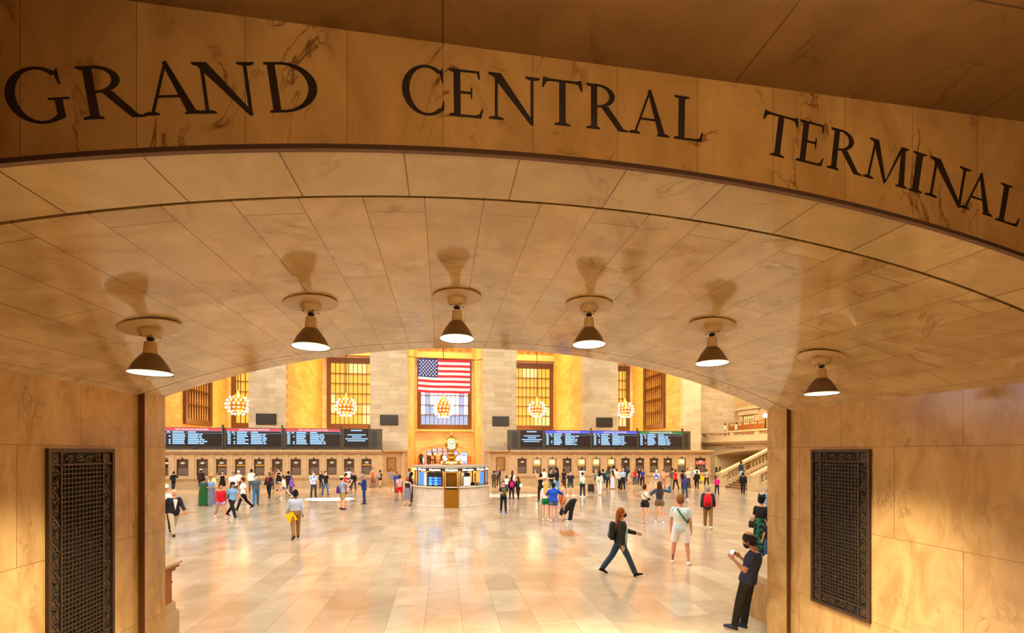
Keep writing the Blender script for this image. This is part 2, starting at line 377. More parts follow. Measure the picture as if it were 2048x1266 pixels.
# ---------------------------------------------------------------- vent grilles
M_grille = plain('aged_bronze_grille', rgb(66, 50, 34), .42, .5, noise=.3, nscale=40)
def grille(side):
    s = 1 if side == 'right' else -1
    X = XR if s > 0 else XL
    if s > 0: ya, yb = atX(1743, 895, X).y, atX(1625, 897, X).y
    else: ya, yb = atX(90, 897, X).y, atX(224, 898, X).y
    z0, z1 = EYE - .3705 * yb + 0, EYE + .006 * yb
    z0 = atX(1625, 1200, XR).z
    yc = (ya + yb) / 2; W = (yb - ya) / 2; H = z1 - z0
    root = empty('vent_grille', (X, yc, z0), 0)
    # local frame: x = out of the wall towards the passage, y along the wall, z up
    o = -s
    def bx(b, d0, d1, y0, y1, za, zb): b.box(min(o * d0, o * d1), max(o * d0, o * d1), y0, y1, za, zb)
    fw = .035
    b = MB(); bx(b, 0, .03, -W, W, 0, fw); bx(b, 0, .03, -W, W, H - fw, H); bx(b, 0, .03, -W, -W + fw, fw, H - fw); bx(b, 0, .03, W - fw, W, fw, H - fw)
    b.build('frame', M_grille, root)
    b = MB(); bx(b, .001, .004, -W + fw, W - fw, fw, H - fw); b.build('back_plate', M_black, root)
    bw = .115                                      # ornamental border
    iy, iz0, iz1 = W - fw - bw, fw + bw, H - fw - bw
    b = MB()
    t = .009
    for y in (-iy, iy): bx(b, .004, .022, y - t, y + t, fw, H - fw)
    for z in (iz0, iz1): bx(b, .004, .022, -W + fw, W - fw, z - t, z + t)
    b.build('border_rail', M_grille, root)
    def scroll(b, cy, cz, r, up, flip):
        pts = []
        for k in range(26):
            a = k / 25 * 2.6 * PI; rr = r * (1 - k / 25 * .8)
            pts.append((cy + flip * rr * math.cos(a), cz + up * rr * math.sin(a)))
        return pts
    def orn(horizontal, c0, l0, l1):
        b = MB(); n = max(3, round((l1 - l0) / .125)); st = (l1 - l0) / n
        for i in range(n):
            c = l0 + st * (i + .5); fl = 1 if i % 2 else -1
            pts = scroll(b, 0, 0, .036, 1, fl)
            P = []
            for u, v in pts:
                y, z = (c + v, c0 + u) if horizontal else (c0 + u, c + v)
                P.append((o * .012, y, z))
            b.tube(P, [.008 - .004 * k / 25 for k in range(26)], 6)
            # stem to the next scroll, with a leaf
            S_ = []
            for k in range(9):
                q = k / 8; u = fl * .036 * math.cos(q * PI); v = st * q
                y, z = (c + v, c0 + u) if horizontal else (c0 + u, c + v)
                S_.append((o * .011, y, z))
            if i < n - 1: b.tube(S_, .0065, 6)
            u = -fl * .022; v = st * .35
            y, z = (c + v, c0 + u) if horizontal else (c0 + u, c + v)
            b.ball((o * .011, y, z), (.006, .026 if horizontal else .014, .014 if horizontal else .026), 8, 6)
            b.ball((o * .013, c if horizontal else c0, c0 if horizontal else c), (.008, .011, .011), 8, 6)
        return b
    for z in (fw + bw / 2, H - fw - bw / 2): orn(True, z, -iy + .02, iy - .02).build('scroll_border', M_grille, root, smooth=True)
    for y in (-(W - fw - bw / 2), W - fw - bw / 2): orn(False, y, iz0 + .02, iz1 - .02).build('scroll_border', M_grille, root, smooth=True)
    for y in (-1, 1):
        for z in (fw + bw / 2, H - fw - bw / 2):
            b = MB(); yy = y * (W - fw - bw / 2)
            bx(b, .004, .012, yy - .045, yy + .045, z - .045, z + .045)
            for k in range(8):
                a = k * PI / 4; b.ball((o * .013, yy + .024 * math.cos(a), z + .024 * math.sin(a)), (.006, .012, .012), 8, 6)
            b.ball((o * .016, yy, z), (.008, .012, .012), 8, 6)
            b.build('corner_rosette', M_grille, root, smooth=True)
    b = MB(); nc = 12
    for i in range(1, nc):
        y = -iy + 2 * iy * i / nc; bx(b, .004, .014, y - .0045, y + .0045, iz0, iz1)
    nr = round((iz1 - iz0) / (2 * iy / nc))
    for i in range(1, nr):
        z = iz0 + (iz1 - iz0) * i / nr; bx(b, .006, .019, -iy, iy, z - .005, z + .005)
    b.build('lattice', M_grille, root)
    tag(root, 'tall bronze vent grille with scroll border on the %s' % ('right wall near the leaning person' if s > 0 else 'left wall near the brown panelled pier'), 'vent grille', 'bronze wall grilles')
grille('right'); grille('left')

# ---------------------------------------------------------------- pendant lamps of the vault
M_enam = plain('lamp_cream_enamel', rgb(206, 176, 128), .35, 0, noise=.1)
M_shade = plain('brown_enamel_shade', rgb(104, 78, 56), .38, .25)
M_in = glow('lamp_mouth', (1.0, .86, .62), 9.0, sample=False)
lampY = 4.14
lamp_px = [(301, 663), (622, 607), (914, 591), (1178, 605), (1424, 642), (1643, 714)]
lampX = [atY(x_, y_, lampY).x for x_, y_ in lamp_px]
desc = ['nearest the left wall', 'second from the left wall', 'directly above the flag', 'just right of the arch top', 'second from the right wall', 'nearest the right wall']
def make_lamp():
    root = empty('pendant_lamp')
    b = MB(); b.lathe([(0, .012), (.19, .012), (.203, .004), (.205, -.006), (.196, -.012), (0, -.014)], seg=40)
    pl = b.build('ceiling_plate', M_enam, root, smooth=True)
    b = MB(); b.lathe([(0, 0), (.072, 0), (.080, -.02), (.080, -.05), (.072, -.062), (.072, -.07), (.062, -.088), (.02, -.095), (0, -.095)], seg=28)
    b.build('canopy', M_enam, root, smooth=True)
    for k in range(4): b = MB(); b.ball((.058 * math.cos(k * PI / 2 + .5), .058 * math.sin(k * PI / 2 + .5), -.088), .008, 8, 6); b.build('screw', M_bronze, root)
    b = MB(); b.lathe([(0, -.09), (.018, -.09), (.018, -.1), (.026, -.108), (.026, -.122), (.016, -.13), (.016, -.15), (0, -.15)], seg=16); b.build('swivel', M_bronze, root, smooth=True)
    b = MB(); b.lathe([(0, -.142), (.036, -.142), (.040, -.15), (.041, -.185), (.043, -.19), (.047, -.255), (.049, -.262), (0, -.262)], seg=24); b.build('socket_cup', M_enam, root, smooth=True)
    out = [(.048, -.258), (.062, -.275), (.083, -.31), (.104, -.35), (.122, -.395), (.134, -.43), (.143, -.455), (.148, -.458)]
    inn = [(.145, -.452), (.131, -.43), (.118, -.395), (.099, -.35), (.078, -.31), (.05, -.275), (0, -.268)]
    b = MB(); b.lathe(out + [(.1465, -.456)], seg=40, cap=False); b.build('shade', M_shade, root, smooth=True)
    b = MB(); b.lathe([(.1465, -.456)] + inn, seg=40, cap=False); b.build('white_reflector', glow('lit_white_reflector', (1, .84, .58), 1.2), root, smooth=True)
    b = MB(); b.lathe([(0, -.442), (.138, -.446), (.138, -.449), (0, -.450)], seg=32); b.build('lens', M_in, root, smooth=True)
    return root
lamp0 = make_lamp()
for i, X in enumerate(lampX):
    o = lamp0 if i == 0 else copy_tree(lamp0)
    o.location = (X, lampY, prof(X) - .012); o.scale = (1.08, 1.08, .84)
    sl = (prof(X + .05) - prof(X - .05)) / .1
    for ch in o.children:
        if ch.name.startswith('ceiling_plate'): ch.rotation_euler = (0, -math.atan(sl), 0)
    tag(o, 'brown bell pendant lamp on the marble vault, ' + desc[i], 'pendant lamp', 'pendant lamps along the vault')
# ================================================================ CONCOURSE
YTK, YP, YBK = 38.6, 42.0, 54.0                   # ticket fronts, pier faces, back of the bays
M_floor = marble('concourse_floor_marble', rgb(206, 192, 168), rgb(182, 164, 136), rgb(140, 114, 92), rough=.15, bricks=(1.25, .62, .43), axes='YX', vscale=.7, msize=.004, mortar=rgb(160, 128, 94), veinamt=.25, off=(.2, .3, 0), spread=.22, accent=(.95, .56, .34))
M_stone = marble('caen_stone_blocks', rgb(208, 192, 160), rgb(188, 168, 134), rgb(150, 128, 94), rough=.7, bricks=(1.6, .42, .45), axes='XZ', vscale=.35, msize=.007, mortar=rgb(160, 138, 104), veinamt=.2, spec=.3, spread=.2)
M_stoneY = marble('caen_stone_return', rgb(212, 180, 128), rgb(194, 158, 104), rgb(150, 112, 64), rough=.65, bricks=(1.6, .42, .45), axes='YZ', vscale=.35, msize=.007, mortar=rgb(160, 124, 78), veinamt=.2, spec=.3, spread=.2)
M_dress = plain('dressed_stone', rgb(206, 180, 138), .6, 0, .3, noise=.12, nscale=3)
M_buff = plain('buff_ticket_stone', rgb(196, 162, 120), .45, 0, .4, noise=.15, nscale=3)
M_frame = plain('window_bronze', rgb(88, 60, 30), .5, .35)
M_wood = plain('oak_wood', rgb(176, 104, 42), .5, 0, .4, noise=.3, nscale=6)
M_brass = plain('polished_brass', rgb(206, 156, 62), .22, .95)
M_brassd = plain('brushed_brass', rgb(176, 124, 40), .34, .8)

b = MB(); b.box(-60, 60, YX, 70, -.2, 0); struct(b.build('floor', M_floor))
M_pfloor = marble('passage_floor_marble', rgb(232, 208, 170), rgb(214, 186, 146), rgb(150, 112, 78), rough=.2, bricks=(1.2, .8, .5), axes='YX', msize=.004, mortar=rgb(160, 128, 94), veinamt=.25)
b = MB(); b.box(-8, 8, -5.2, YX, -.2, 0); struct(b.build('floor_passage', M_pfloor))

# front of the concourse above and beside the arch (seen from inside the hall)
n = 60; xs = [XLj + (XRj - XLj) * i / (n - 1) for i in range(n)]
b = MB()
b.box(-34, XL - .5, YJ, YX, 0, 26); b.box(XR + .5, 34, YJ, YX, 0, 26)
b.strip([(x, YJ + .02, prof(x) + .3) for x in xs], [(x, YJ + .02, 26) for x in xs], [(x, YX - .002, prof(x) + .3) for x in xs], [(x, YX - .002, 26) for x in xs])
b.box(XL - .5, XLj, YJ + .3, YX - .002, prof(XLj) + .19, 26); b.box(XRj, XR + .5, YJ + .3, YX - .002, prof(XRj) + .19, 26)
struct(b.build('wall_north', M_stone))

# piers between the deep bays
ex = [(497, 572), (740, 815), (965.5, 1033), (1166, 1236), (1365, 1402)]
piers = [(atY(a, 800, YP).x, atY(c, 800, YP).x) for a, c in ex]
HT = 24.0
for i, (x0, x1) in enumerate(piers):
    b = MB(); b.box(x0, x1, YP, YP + .5, 0, HT); o = b.build('pillar', M_stone)
    struct(o)
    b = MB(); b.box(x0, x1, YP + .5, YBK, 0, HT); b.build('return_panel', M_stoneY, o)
    if 0 < i < 3:
        b = MB(); b.box(x0 - .12, x1 + .12, YP - .12, YP, 0, 1.3); b.box(x0 - .06, x1 + .06, YP - .06, YP, 1.3, 1.42); struct(b.build('baseboard_%d' % i, M_dress))
xl0 = atY(331, 800, YP + .6).x                     # return wall of the outermost left bay
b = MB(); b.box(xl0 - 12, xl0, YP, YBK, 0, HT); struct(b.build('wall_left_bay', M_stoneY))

bays = [(xl0, piers[0][0]), (piers[0][1], piers[1][0]), (piers[1][1], piers[2][0]), (piers[2][1], piers[3][0]), (piers[3][1], piers[4][0])]

# rear wall of the bays, with the opening below the central window
cx = (bays[2][0] + bays[2][1]) / 2
b = MB()
zb, zt = 5.55, 13.6
wins = []
for k, (x0, x1) in enumerate(bays):
    m = .35; wx0, wx1 = x0 + m, x1 - m
    if k == 1: wx0 = atY(654, 800, YBK).x
    if k == 2: wx0, wx1 = atY(835, 800, YBK).x, atY(942.5, 800, YBK).x
    if k == 3: wx1 = atY(1106, 800, YBK).x
    if k == 4: wx1 = atY(1259, 800, YBK).x
    wins.append((wx0, wx1))
    b.box(x0 - .05, wx0, YBK, YBK + .6, zb, zt); b.box(wx1, x1 + .05, YBK, YBK + .6, zb, zt)
    if k != 2: b.box(x0 - .05, x1 + .05, YBK, YBK + .6, 0, zb)
    b.box(x0 - .05, x1 + .05, YBK, YBK + .6, zt, HT)
# arched doorway in the central bay
ax0, ax1 = atY(853, 900, YBK).x, atY(917, 900, YBK).x
zsp, zap = atY(853, 901, YBK).z, atY(887, 895.5, YBK).z
am = (ax0 + ax1) / 2; ah = (ax1 - ax0) / 2
arch = lambda x: zsp + (zap - zsp) * max(0, 1 - ((x - am) / ah) ** 2)
xs = [ax0 + (ax1 - ax0) * i / 24 for i in range(25)]
b.strip([(x, YBK, arch(x)) for x in xs], [(x, YBK, zb) for x in xs], [(x, YBK + .6, arch(x)) for x in xs], [(x, YBK + .6, zb) for x in xs])
b.box(bays[2][0] - .05, ax0, YBK, YBK + .6, 0, zb); b.box(ax1, bays[2][1] + .05, YBK, YBK + .6, 0, zb)
struct(b.build('wall_south', M_stone))
# moulded band round the doorway
ox0, ox1 = atY(843, 900, YBK).x, atY(934, 900, YBK).x
oz0, oz1 = atY(843, 898, YBK).z, atY(887, 889, YBK).z
om = (ox0 + ox1) / 2; oh = (ox1 - ox0) / 2
oarch = lambda x, g: oz0 + g + (oz1 - oz0) * max(0, 1 - ((x - om) / (oh + g)) ** 2)
xs = [ox0 + (ox1 - ox0) * i / 30 for i in range(31)]
b = MB(); b.strip([(x, YBK - .08, oarch(x, 0)) for x in xs], [(x, YBK - .08, oarch(x, .16)) for x in xs], [(x, YBK, oarch(x, 0)) for x in xs], [(x, YBK, oarch(x, .16)) for x in xs])
b.box(ox0 - .16, ox0, YBK - .08, YBK, 1.2, oz0 + .1); b.box(ox1, ox1 + .16, YBK - .08, YBK, 1.2, oz0 + .1)
struct(b.build('trim_6', M_dress))
b = MB(); b.box(bays[2][0] + .1, bays[2][1] - .1, YBK - .28, YBK, zb - .28, zb - .05); struct(b.build('trim_7', M_dress))
# raised vestibule floor in the central bay, reached by a ramp
RAMP = 1.22
b = MB(); fn = lambda y, z, d: (d, y, z)
b.prism([(YP + .6, 0), (YP + 6, RAMP), (YBK + 6, RAMP), (YBK + 6, 0)], bays[2][0] + .02, bays[2][1] - .02, fn); struct(b.build('floor_ramp', M_buff))
b = MB(); b.box(-9, 9, YBK + 6, YBK + 6.3, 0, 8); struct(b.build('wall_vestibule', M_stone))
M_warmlit = glow('lit_vestibule_lamp', (1, .8, .5), 14, sample=False)

# doors under the arch: dark wood frame with glazed transom
root = empty('door_1', (am, YBK + .3, 0))
dd = MB(); H0 = atY(880, 911.5, YBK).z
dd.box(-ah, ah, -.05, .05, H0 - .07, H0 + .07)
for k in range(7):
    x = -ah + 2 * ah * k / 6; dd.box(x - .05, x + .05, -.05, .05, RAMP, arch(am + max(-ah * .99, min(ah * .99, x))) + .1)
dd.box(-ah, ah, -.04, .04, (H0 + zap) / 2 - .03, (H0 + zap) / 2 + .03)
fr = dd.build('door_frame', plain('dark_door_wood', rgb(70, 42, 20), .45), root); struct(root)
M_trans = glow('daylit_transom_pane', (.72, .84, 1.0), .8)
for k in range(6):
    x0 = -ah + 2 * ah * k / 6 + .06; x1 = -ah + 2 * ah * (k + 1) / 6 - .06
    b = MB(); zz = min(arch(am + x0), arch(am + x1)) - .03
    b.box(x0, x1, .0, .02, H0 + .08, zz); b.build('pane', M_trans if k not in (2, 3) else glow('rosy_transom_pane', (1.0, .62, .55), .8), root)

M_leaf = plain('dark_glazed_door', rgb(64, 40, 22), .25)
for k in range(6):
    x0 = -ah + 2 * ah * k / 6 + .06; x1 = -ah + 2 * ah * (k + 1) / 6 - .06
    b = MB(); b.box(x0, x1, .01, .04, RAMP + .02, H0 - .08); b.build('door_leaf', M_leaf, root)
# backlit poster stands and wooden kiosks on either side of the doorway
for (xa, ya, xb, yb_), wd in (((921.5, 905, 934, 926), 'right'), ((843, 911, 848.5, 924), 'left')):
    p, q = atY(xa, ya, YBK - .9), atY(xb, yb_, YBK - .9); r_ = empty('poster_stand', ((p.x + q.x) / 2, YBK - .9, RAMP)); w = (q.x - p.x) / 2; h = p.z - RAMP
    tag(r_, 'backlit blue and white poster stand %s of the arched doorway' % wd, 'poster stand')
    b = MB(); b.box(-w - .06, w + .06, 0, .12, 0, h + .06); b.build('case', M_frame, r_)
    b = MB(); b.box(-w, w, -.015, -.001, .3, h); b.build('poster', glow('lit_pale_poster', (.72, .86, 1.0), 1.1), r_)
    b = MB(); b.box(-w * .6, w * .6, -.025, -.0155, h * .72, h * .93); b.box(-w * .8, w * .8, -.025, -.0155, .36, .6); b.build('printed_patch', glow('lit_blue_patch', (.25, .55, 1.0), .9), r_)
for (xa, xb, yt_), wd in (((935, 943, 913), 'right'), ((834.5, 841.5, 913), 'left')):
    p, q = atY(xa, yt_, YBK - 1.3), atY(xb, yt_, YBK - 1.3); r_ = empty('wooden_kiosk', ((p.x + q.x) / 2, YBK - 1.3, RAMP)); w = (q.x - p.x) / 2; h = p.z - RAMP
    tag(r_, 'reddish brown wooden kiosk box %s of the arched doorway' % wd, 'kiosk')
    b = MB(); b.box(-w, w, 0, .5, 0, h - .06); b.build('body', M_wood, r_)
    b = MB(); b.box(-w - .04, w + .04, -.04, .54, h - .06, h); b.build('top_panel', M_wood, r_)

# ---- lit windows
M_amber = glow('amber_window_glass', (1.0, .40, .04), 1.4)
M_amber2 = glow('pale_amber_window_glass', (1.0, .56, .19), 1.6)
M_day = glow('daylit_window_glass', (.78, .89, 1.0), 2.2)
M_day2 = glow('hazy_window_glass', (.46, .60, .90), .9)
M_dark = plain('dark_window_glass', rgb(58, 44, 34), .12, 0, .6)
wn = [0]
def window(x0, x1, kind, Y=YBK, nv=11, rows=6):
    wn[0] += 1
    root = empty('window_%d' % wn[0], ((x0 + x1) / 2, Y, zb)); struct(root)
    w = (x1 - x0) / 2; h = zt - zb
    b = MB(); fw = .42
    b.box(-w, -w + fw, -.12, .3, 0, h); b.box(w - fw, w, -.12, .3, 0, h); b.box(-w + fw, w - fw, -.12, .3, 0, .52); b.box(-w + fw, w - fw, -.12, .3, h - .62, h)
    b.build('window_frame', M_frame, root)
    g0, g1, gz0, gz1 = -w + fw, w - fw, .52, h - .62
    gb = MB()
    for k in range(1, nv):
        x = g0 + (g1 - g0) * k / nv; gb.box(x - .032, x + .032, .02, .12, gz0, gz1)
    for k in range(1, rows):
        z = gz0 + (gz1 - gz0) * k / rows; gb.box(g0, g1, 0, .1, z - .05, z + .05); gb.box(g0, g1, -.02, .08, z - .16, z - .13)
    gb.build('glazing_bars', M_frame, root)
    b = MB()
    if kind == 'amber':
        for r_ in range(rows):
            z0 = gz0 + (gz1 - gz0) * r_ / rows; z1 = gz0 + (gz1 - gz0) * (r_ + 1) / rows
            for k in range(nv):
                a = g0 + (g1 - g0) * k / nv; c = g0 + (g1 - g0) * (k + 1) / nv
                pale = (r_ == rows - 1 and 3 < k < 8) or (r_ < 2 and k > 6) or (r_ in (1, 2) and k == 0)
                b.box(a, c, .14, .16, z0, z1, 1 if pale else 0)
        b.build('glass_pane', [M_amber, M_amber2], root)
    elif kind == 'day':
        for r_ in range(rows):
            z0 = gz0 + (gz1 - gz0) * r_ / rows; z1 = gz0 + (gz1 - gz0) * (r_ + 1) / rows
            for k in range(nv):
                a = g0 + (g1 - g0) * k / nv; c = g0 + (g1 - g0) * (k + 1) / nv
                dim = r_ < 1 or (r_ == 1 and k in (1, 2, 9)) or k in (1, 9)
                b.box(a, c, .14, .16, z0, z1, 1 if dim else 0)
        b.build('glass_pane', [M_day, M_day2], root)
    else:
        b.box(g0, g1, .14, .16, gz0, gz1); b.build('glass_pane', M_dark, root)
    return root
for k, (a, c) in enumerate(wins): window(a, c, 'day' if k == 2 else 'amber')
# side windows in the outermost returns
def side_window(X, ya, yb, s):
    r = window(-(yb - ya) / 2, (yb - ya) / 2, 'dark', 0, 9, 5)
    r.location = (X, (ya + yb) / 2, zb - .1); r.rotation_euler = (0, 0, s * PI / 2)
side_window(xl0 + .13, atX(366, 840, xl0).y, atX(420, 840, xl0).y, 1)
xr0 = bays[4][1]
side_window(xr0 - .13, atX(1331, 840, xr0).y, atX(1290, 840, xr0).y, -1)
# carved panels over the windows
M_carve = plain('carved_gilt_stone', rgb(190, 140, 74), .5, .1)
def carved(k):
    a, c = wins[k]; root = empty('trim_%d' % (8 + k), ((a + c) / 2, YBK, zt)); struct(root)
    w = (c - a) / 2
    b = MB(); b.box(-w - .2, w + .2, -.45, 0, .25, .5); b.box(-w - .1, w + .1, -.3, 0, .5, .8); b.box(-w, w, -.2, 0, .8, 1.0); b.build('cornice', M_dress, root)
    b = MB(); b.box(-w, w, -.05, 0, 1.05, 2.6); b.build('panel', M_carve, root)
    b = MB(); rnd = random.Random(k)
    for i in range(7):
        x = -w + w * 2 * (i + .5) / 7
        P = [(x + .33 * (1 - j / 18 * .8) * math.cos(j / 18 * 4.2 * PI) * (1 if i % 2 else -1), -.12, 1.75 + .42 * (1 - j / 18 * .8) * math.sin(j / 18 * 4.2 * PI)) for j in range(19)]
        b.tube(P, .07, 6)
        for q in range(5):
            a_ = q * 1.3 + i; b.ball((x + .3 * math.cos(a_), -.12, 1.75 + .4 * math.sin(a_)), (.13, .07, .09), 8, 6)
    b.ball((0, -.15, 1.95), (.3, .16, .22), 12, 8)
    b.build('scroll_carving', M_carve, root, smooth=True)
for k in (1, 2, 3, 4): carved(k)

# ---------------------------------------------------------------- chandeliers
M_bulb = glow('chandelier_bulb', (1.0, .88, .60), 4.0)
M_gilt = plain('gilt_metal', rgb(200, 150, 70), .35, .8)
def make_chandelier():
    root = empty('chandelier')
    b = MB(); b.tube([(0, 0, 1.35), (0, 0, 7.5)], .045, 8); b.build('rod', M_bronze, root)
    b = MB(); b.lathe([(0, 1.45), (.08, 1.4), (.22, 1.05), (.5, .8), (.72, .45), (.8, .1), (.76, -.3), (.6, -.65), (.34, -.95), (.2, -1.1), (.06, -1.2), (0, -1.22)], seg=24)
    b.build('globe_body', M_gilt, root, smooth=True)
    for z, r in ((.75, .72), (.42, .98), (.05, 1.1), (-.35, 1.08), (-.72, .88), (-1.0, .55)):
        b = MB(); b.lathe([(r - .12, z + .03), (r - .05, z + .05), (r - .03, z - .02), (r - .12, z - .05)], seg=28, cap=False); b.build('tier_ring', M_gilt, root, smooth=True)
    bulb = None
    for z, r, nb in ((.75, .74, 10), (.42, 1.0, 14), (.05, 1.12, 16), (-.35, 1.1, 16), (-.72, .9, 13), (-1.0, .57, 9)):
        for k in range(nb):
            a = 2 * PI * k / nb + z
            if bulb is None:
                bb = MB(); bb.ball((0, 0, 0), (.085, .085, .10), 10, 7); bulb = bb.build('bulb', M_bulb, root, smooth='all'); o = bulb
            else:
                o = bulb.copy(); COL.objects.link(o); o.parent = root
            o.location = (r * math.cos(a), r * math.sin(a), z - .06)
    return root
ch = [(476, 808), (692, 812), (887, 815), (1074, 816), (1250, 818)]
cd = ['in the leftmost bay beside a pale pier', 'before the amber window left of the flag', 'below the flag, before the daylit window', 'before the amber window right of the flag', 'half behind the pier right of the blue board']
CHY = 49.0
chan0 = make_chandelier()
for i, (x, y) in enumerate(ch):
    o = chan0 if i == 0 else copy_tree(chan0)
    o.location = atY(x, y, CHY); sc = [.95, .93, .93, .86, .86][i]; o.scale = (sc, sc, sc)
    tag(o, 'globe chandelier of lit bulbs hanging ' + cd[i], 'chandelier', 'globe chandeliers in the bays')

# ---------------------------------------------------------------- flag on its cable
FY = YP + .4
p0 = atY(836.5, 717, FY); p1 = atY(940, 721, FY); p2 = atY(836, 784, FY)
fw_, fh_ = (p1 - p0).length, (p0 - p2).length
root = empty('flag', p0); tag(root, 'large stars and stripes flag hanging before the central window', 'flag')
M_fr = plain('flag_red', rgb(206, 42, 58), .8); M_fwh = plain('flag_white', rgb(240, 230, 222), .8); M_fb = plain('flag_blue', rgb(28, 44, 120), .8)
for m_ in (M_fr, M_fwh, M_fb):
    bs = m_.node_tree.nodes['Principled BSDF']; bs.inputs['Subsurface Weight'].default_value = 0
dz = (p1.z - p0.z)
def fpt(u, v, d=0):                                # u 0..1 across, v 0..1 down
    return (u * fw_, -.10 * math.sin(u * 9 + v * 3) * (.3 + v) - d, dz * u - v * fh_ - .06 * math.sin(u * PI) * v)
b = MB()
NU = 26
for k in range(13):
    v0, v1 = k / 13, (k + 1) / 13
    for i in range(NU):
        u0, u1 = i / NU, (i + 1) / NU
        for th in (0,):
            q = [fpt(u0, v0), fpt(u1, v0), fpt(u1, v1), fpt(u0, v1)]; q2 = [(x, y + .012, z) for x, y, z in q]
            b.add(q + q2, [(0, 1, 2, 3), (7, 6, 5, 4), (0, 3, 7, 4), (1, 5, 6, 2), (0, 4, 5, 1), (3, 2, 6, 7)], k % 2)
b.build('striped_cloth', [M_fr, M_fwh], root)
b = MB(); cu, cv = .375, 7 / 13
for i in range(10):
    for j in range(7):
        u0, u1, v0, v1 = cu * i / 10, cu * (i + 1) / 10, cv * j / 7, cv * (j + 1) / 7
        q = [fpt(u0, v0, .012), fpt(u1, v0, .012), fpt(u1, v1, .012), fpt(u0, v1, .012)]; q2 = [(x, y + .01, z) for x, y, z in q]
        b.add(q + q2, [(0, 1, 2, 3), (7, 6, 5, 4), (0, 3, 7, 4), (1, 5, 6, 2), (0, 4, 5, 1), (3, 2, 6, 7)])
can = b.build('canton', M_fb, root)
b = MB()
for r_ in range(9):
    nn = 6 if r_ % 2 == 0 else 5
    for k in range(nn):
        u = cu * ((k + .5) / 6 if nn == 6 else (k + 1) / 6); v = cv * (r_ + 1) / 10
        c = fpt(u, v, .02)
        poly = []
        for q in range(10):
            rr = .095 if q % 2 == 0 else .042; a = PI / 2 + q * PI / 5; poly.append((c[0] + rr * math.cos(a), c[2] + rr * math.sin(a)))
        b.prism(poly, c[1] - .004, c[1] + .006, lambda a_, c_, d: (a_, d, c_))
b.build('star', M_fwh, can)
b = MB(); b.tube([(bays[2][0] - p0.x - 1.2, 0, .35), (-.1, 0, .06), (fw_ * .5, 0, dz * .5 + .02), (fw_ + .1, 0, dz + .03), (bays[2][1] - p0.x, 0, dz + .1)], .03, 6); b.build('hanging_cable', M_bronze, root)

# ---------------------------------------------------------------- dark monitors on the piers
M_mon = plain('dark_monitor', rgb(44, 36, 26), .35)
for (x0, y0, x1, y1), ds in zip(((512, 827, 552, 849), (760, 829.5, 796, 850), (985, 832.5, 1018, 852), (1193, 835, 1225, 854)),
                                ('on the pier above the red headed boards', 'on the pier left of the flag', 'on the pier right of the flag', 'on the pier above the blue headed boards')):
    a = atY(x0, y0, YP - .12); c = atY(x1, y1, YP - .12)
    w, h = (c.x - a.x) / 2, (a.z - c.z) / 2
    root = empty('monitor', ((a.x + c.x) / 2, YP, (a.z + c.z) / 2)); tag(root, 'dark blank screen mounted ' + ds, 'screen', 'dark screens on the piers')
    b = MB(); b.box(-w, w, -.14, -.02, -h, h); b.build('case', M_bronze, root)
    b = MB(); b.box(-w + .07, w - .07, -.15, -.141, -h + .07, h - .07); b.build('display', M_mon, root)
    b = MB(); b.box(-.2, .2, -.02, .012, -.2, .2); b.build('bracket', M_bronze, root)

# ---------------------------------------------------------------- ticket offices
CH = 3.02                                          # height of the cornice
xlf0, xlf1 = atY(300, 900, YTK).x, atY(765, 900, YTK).x
xrf0, xrf1 = atY(1018, 900, YTK).x, atY(1421, 900, YTK).x
M_tin = plain('ticket_window_dark', rgb(92, 70, 52), .3)
M_tlit = glow('lit_ticket_window', (1.0, .52, .13), 1.15)
M_tlamp = glow('ticket_lamp_glow', (1.0, .9, .66), 9.0)
M_tlampoff = plain('frosted_lamp_glass', rgb(214, 206, 196), .35)
M_blind = plain('brown_window_blind', rgb(104, 84, 68), .6)
M_yblind = plain('yellow_notice', rgb(196, 146, 36), .6)
def moulding(b, x0, x1):
    b.box(x0 - .1, x1 + .1, YTK - .42, YTK - .02, CH - .14, CH); b.box(x0 - .06, x1 + .06, YTK - .30, YTK - .02, CH - .26, CH - .14); b.box(x0, x1, YTK - .14, YTK - .02, CH - .36, CH - .26)
    b.box(x0, x1, YTK - .22, YTK - .02, .74, .84); b.box(x0, x1, YTK - .14, YTK - .02, .62, .74)
    b.box(x0, x1, YTK - .08, YTK - .02, 0, .62); b.box(x0, x1, YTK - .16, YTK - .02, 0, .22)
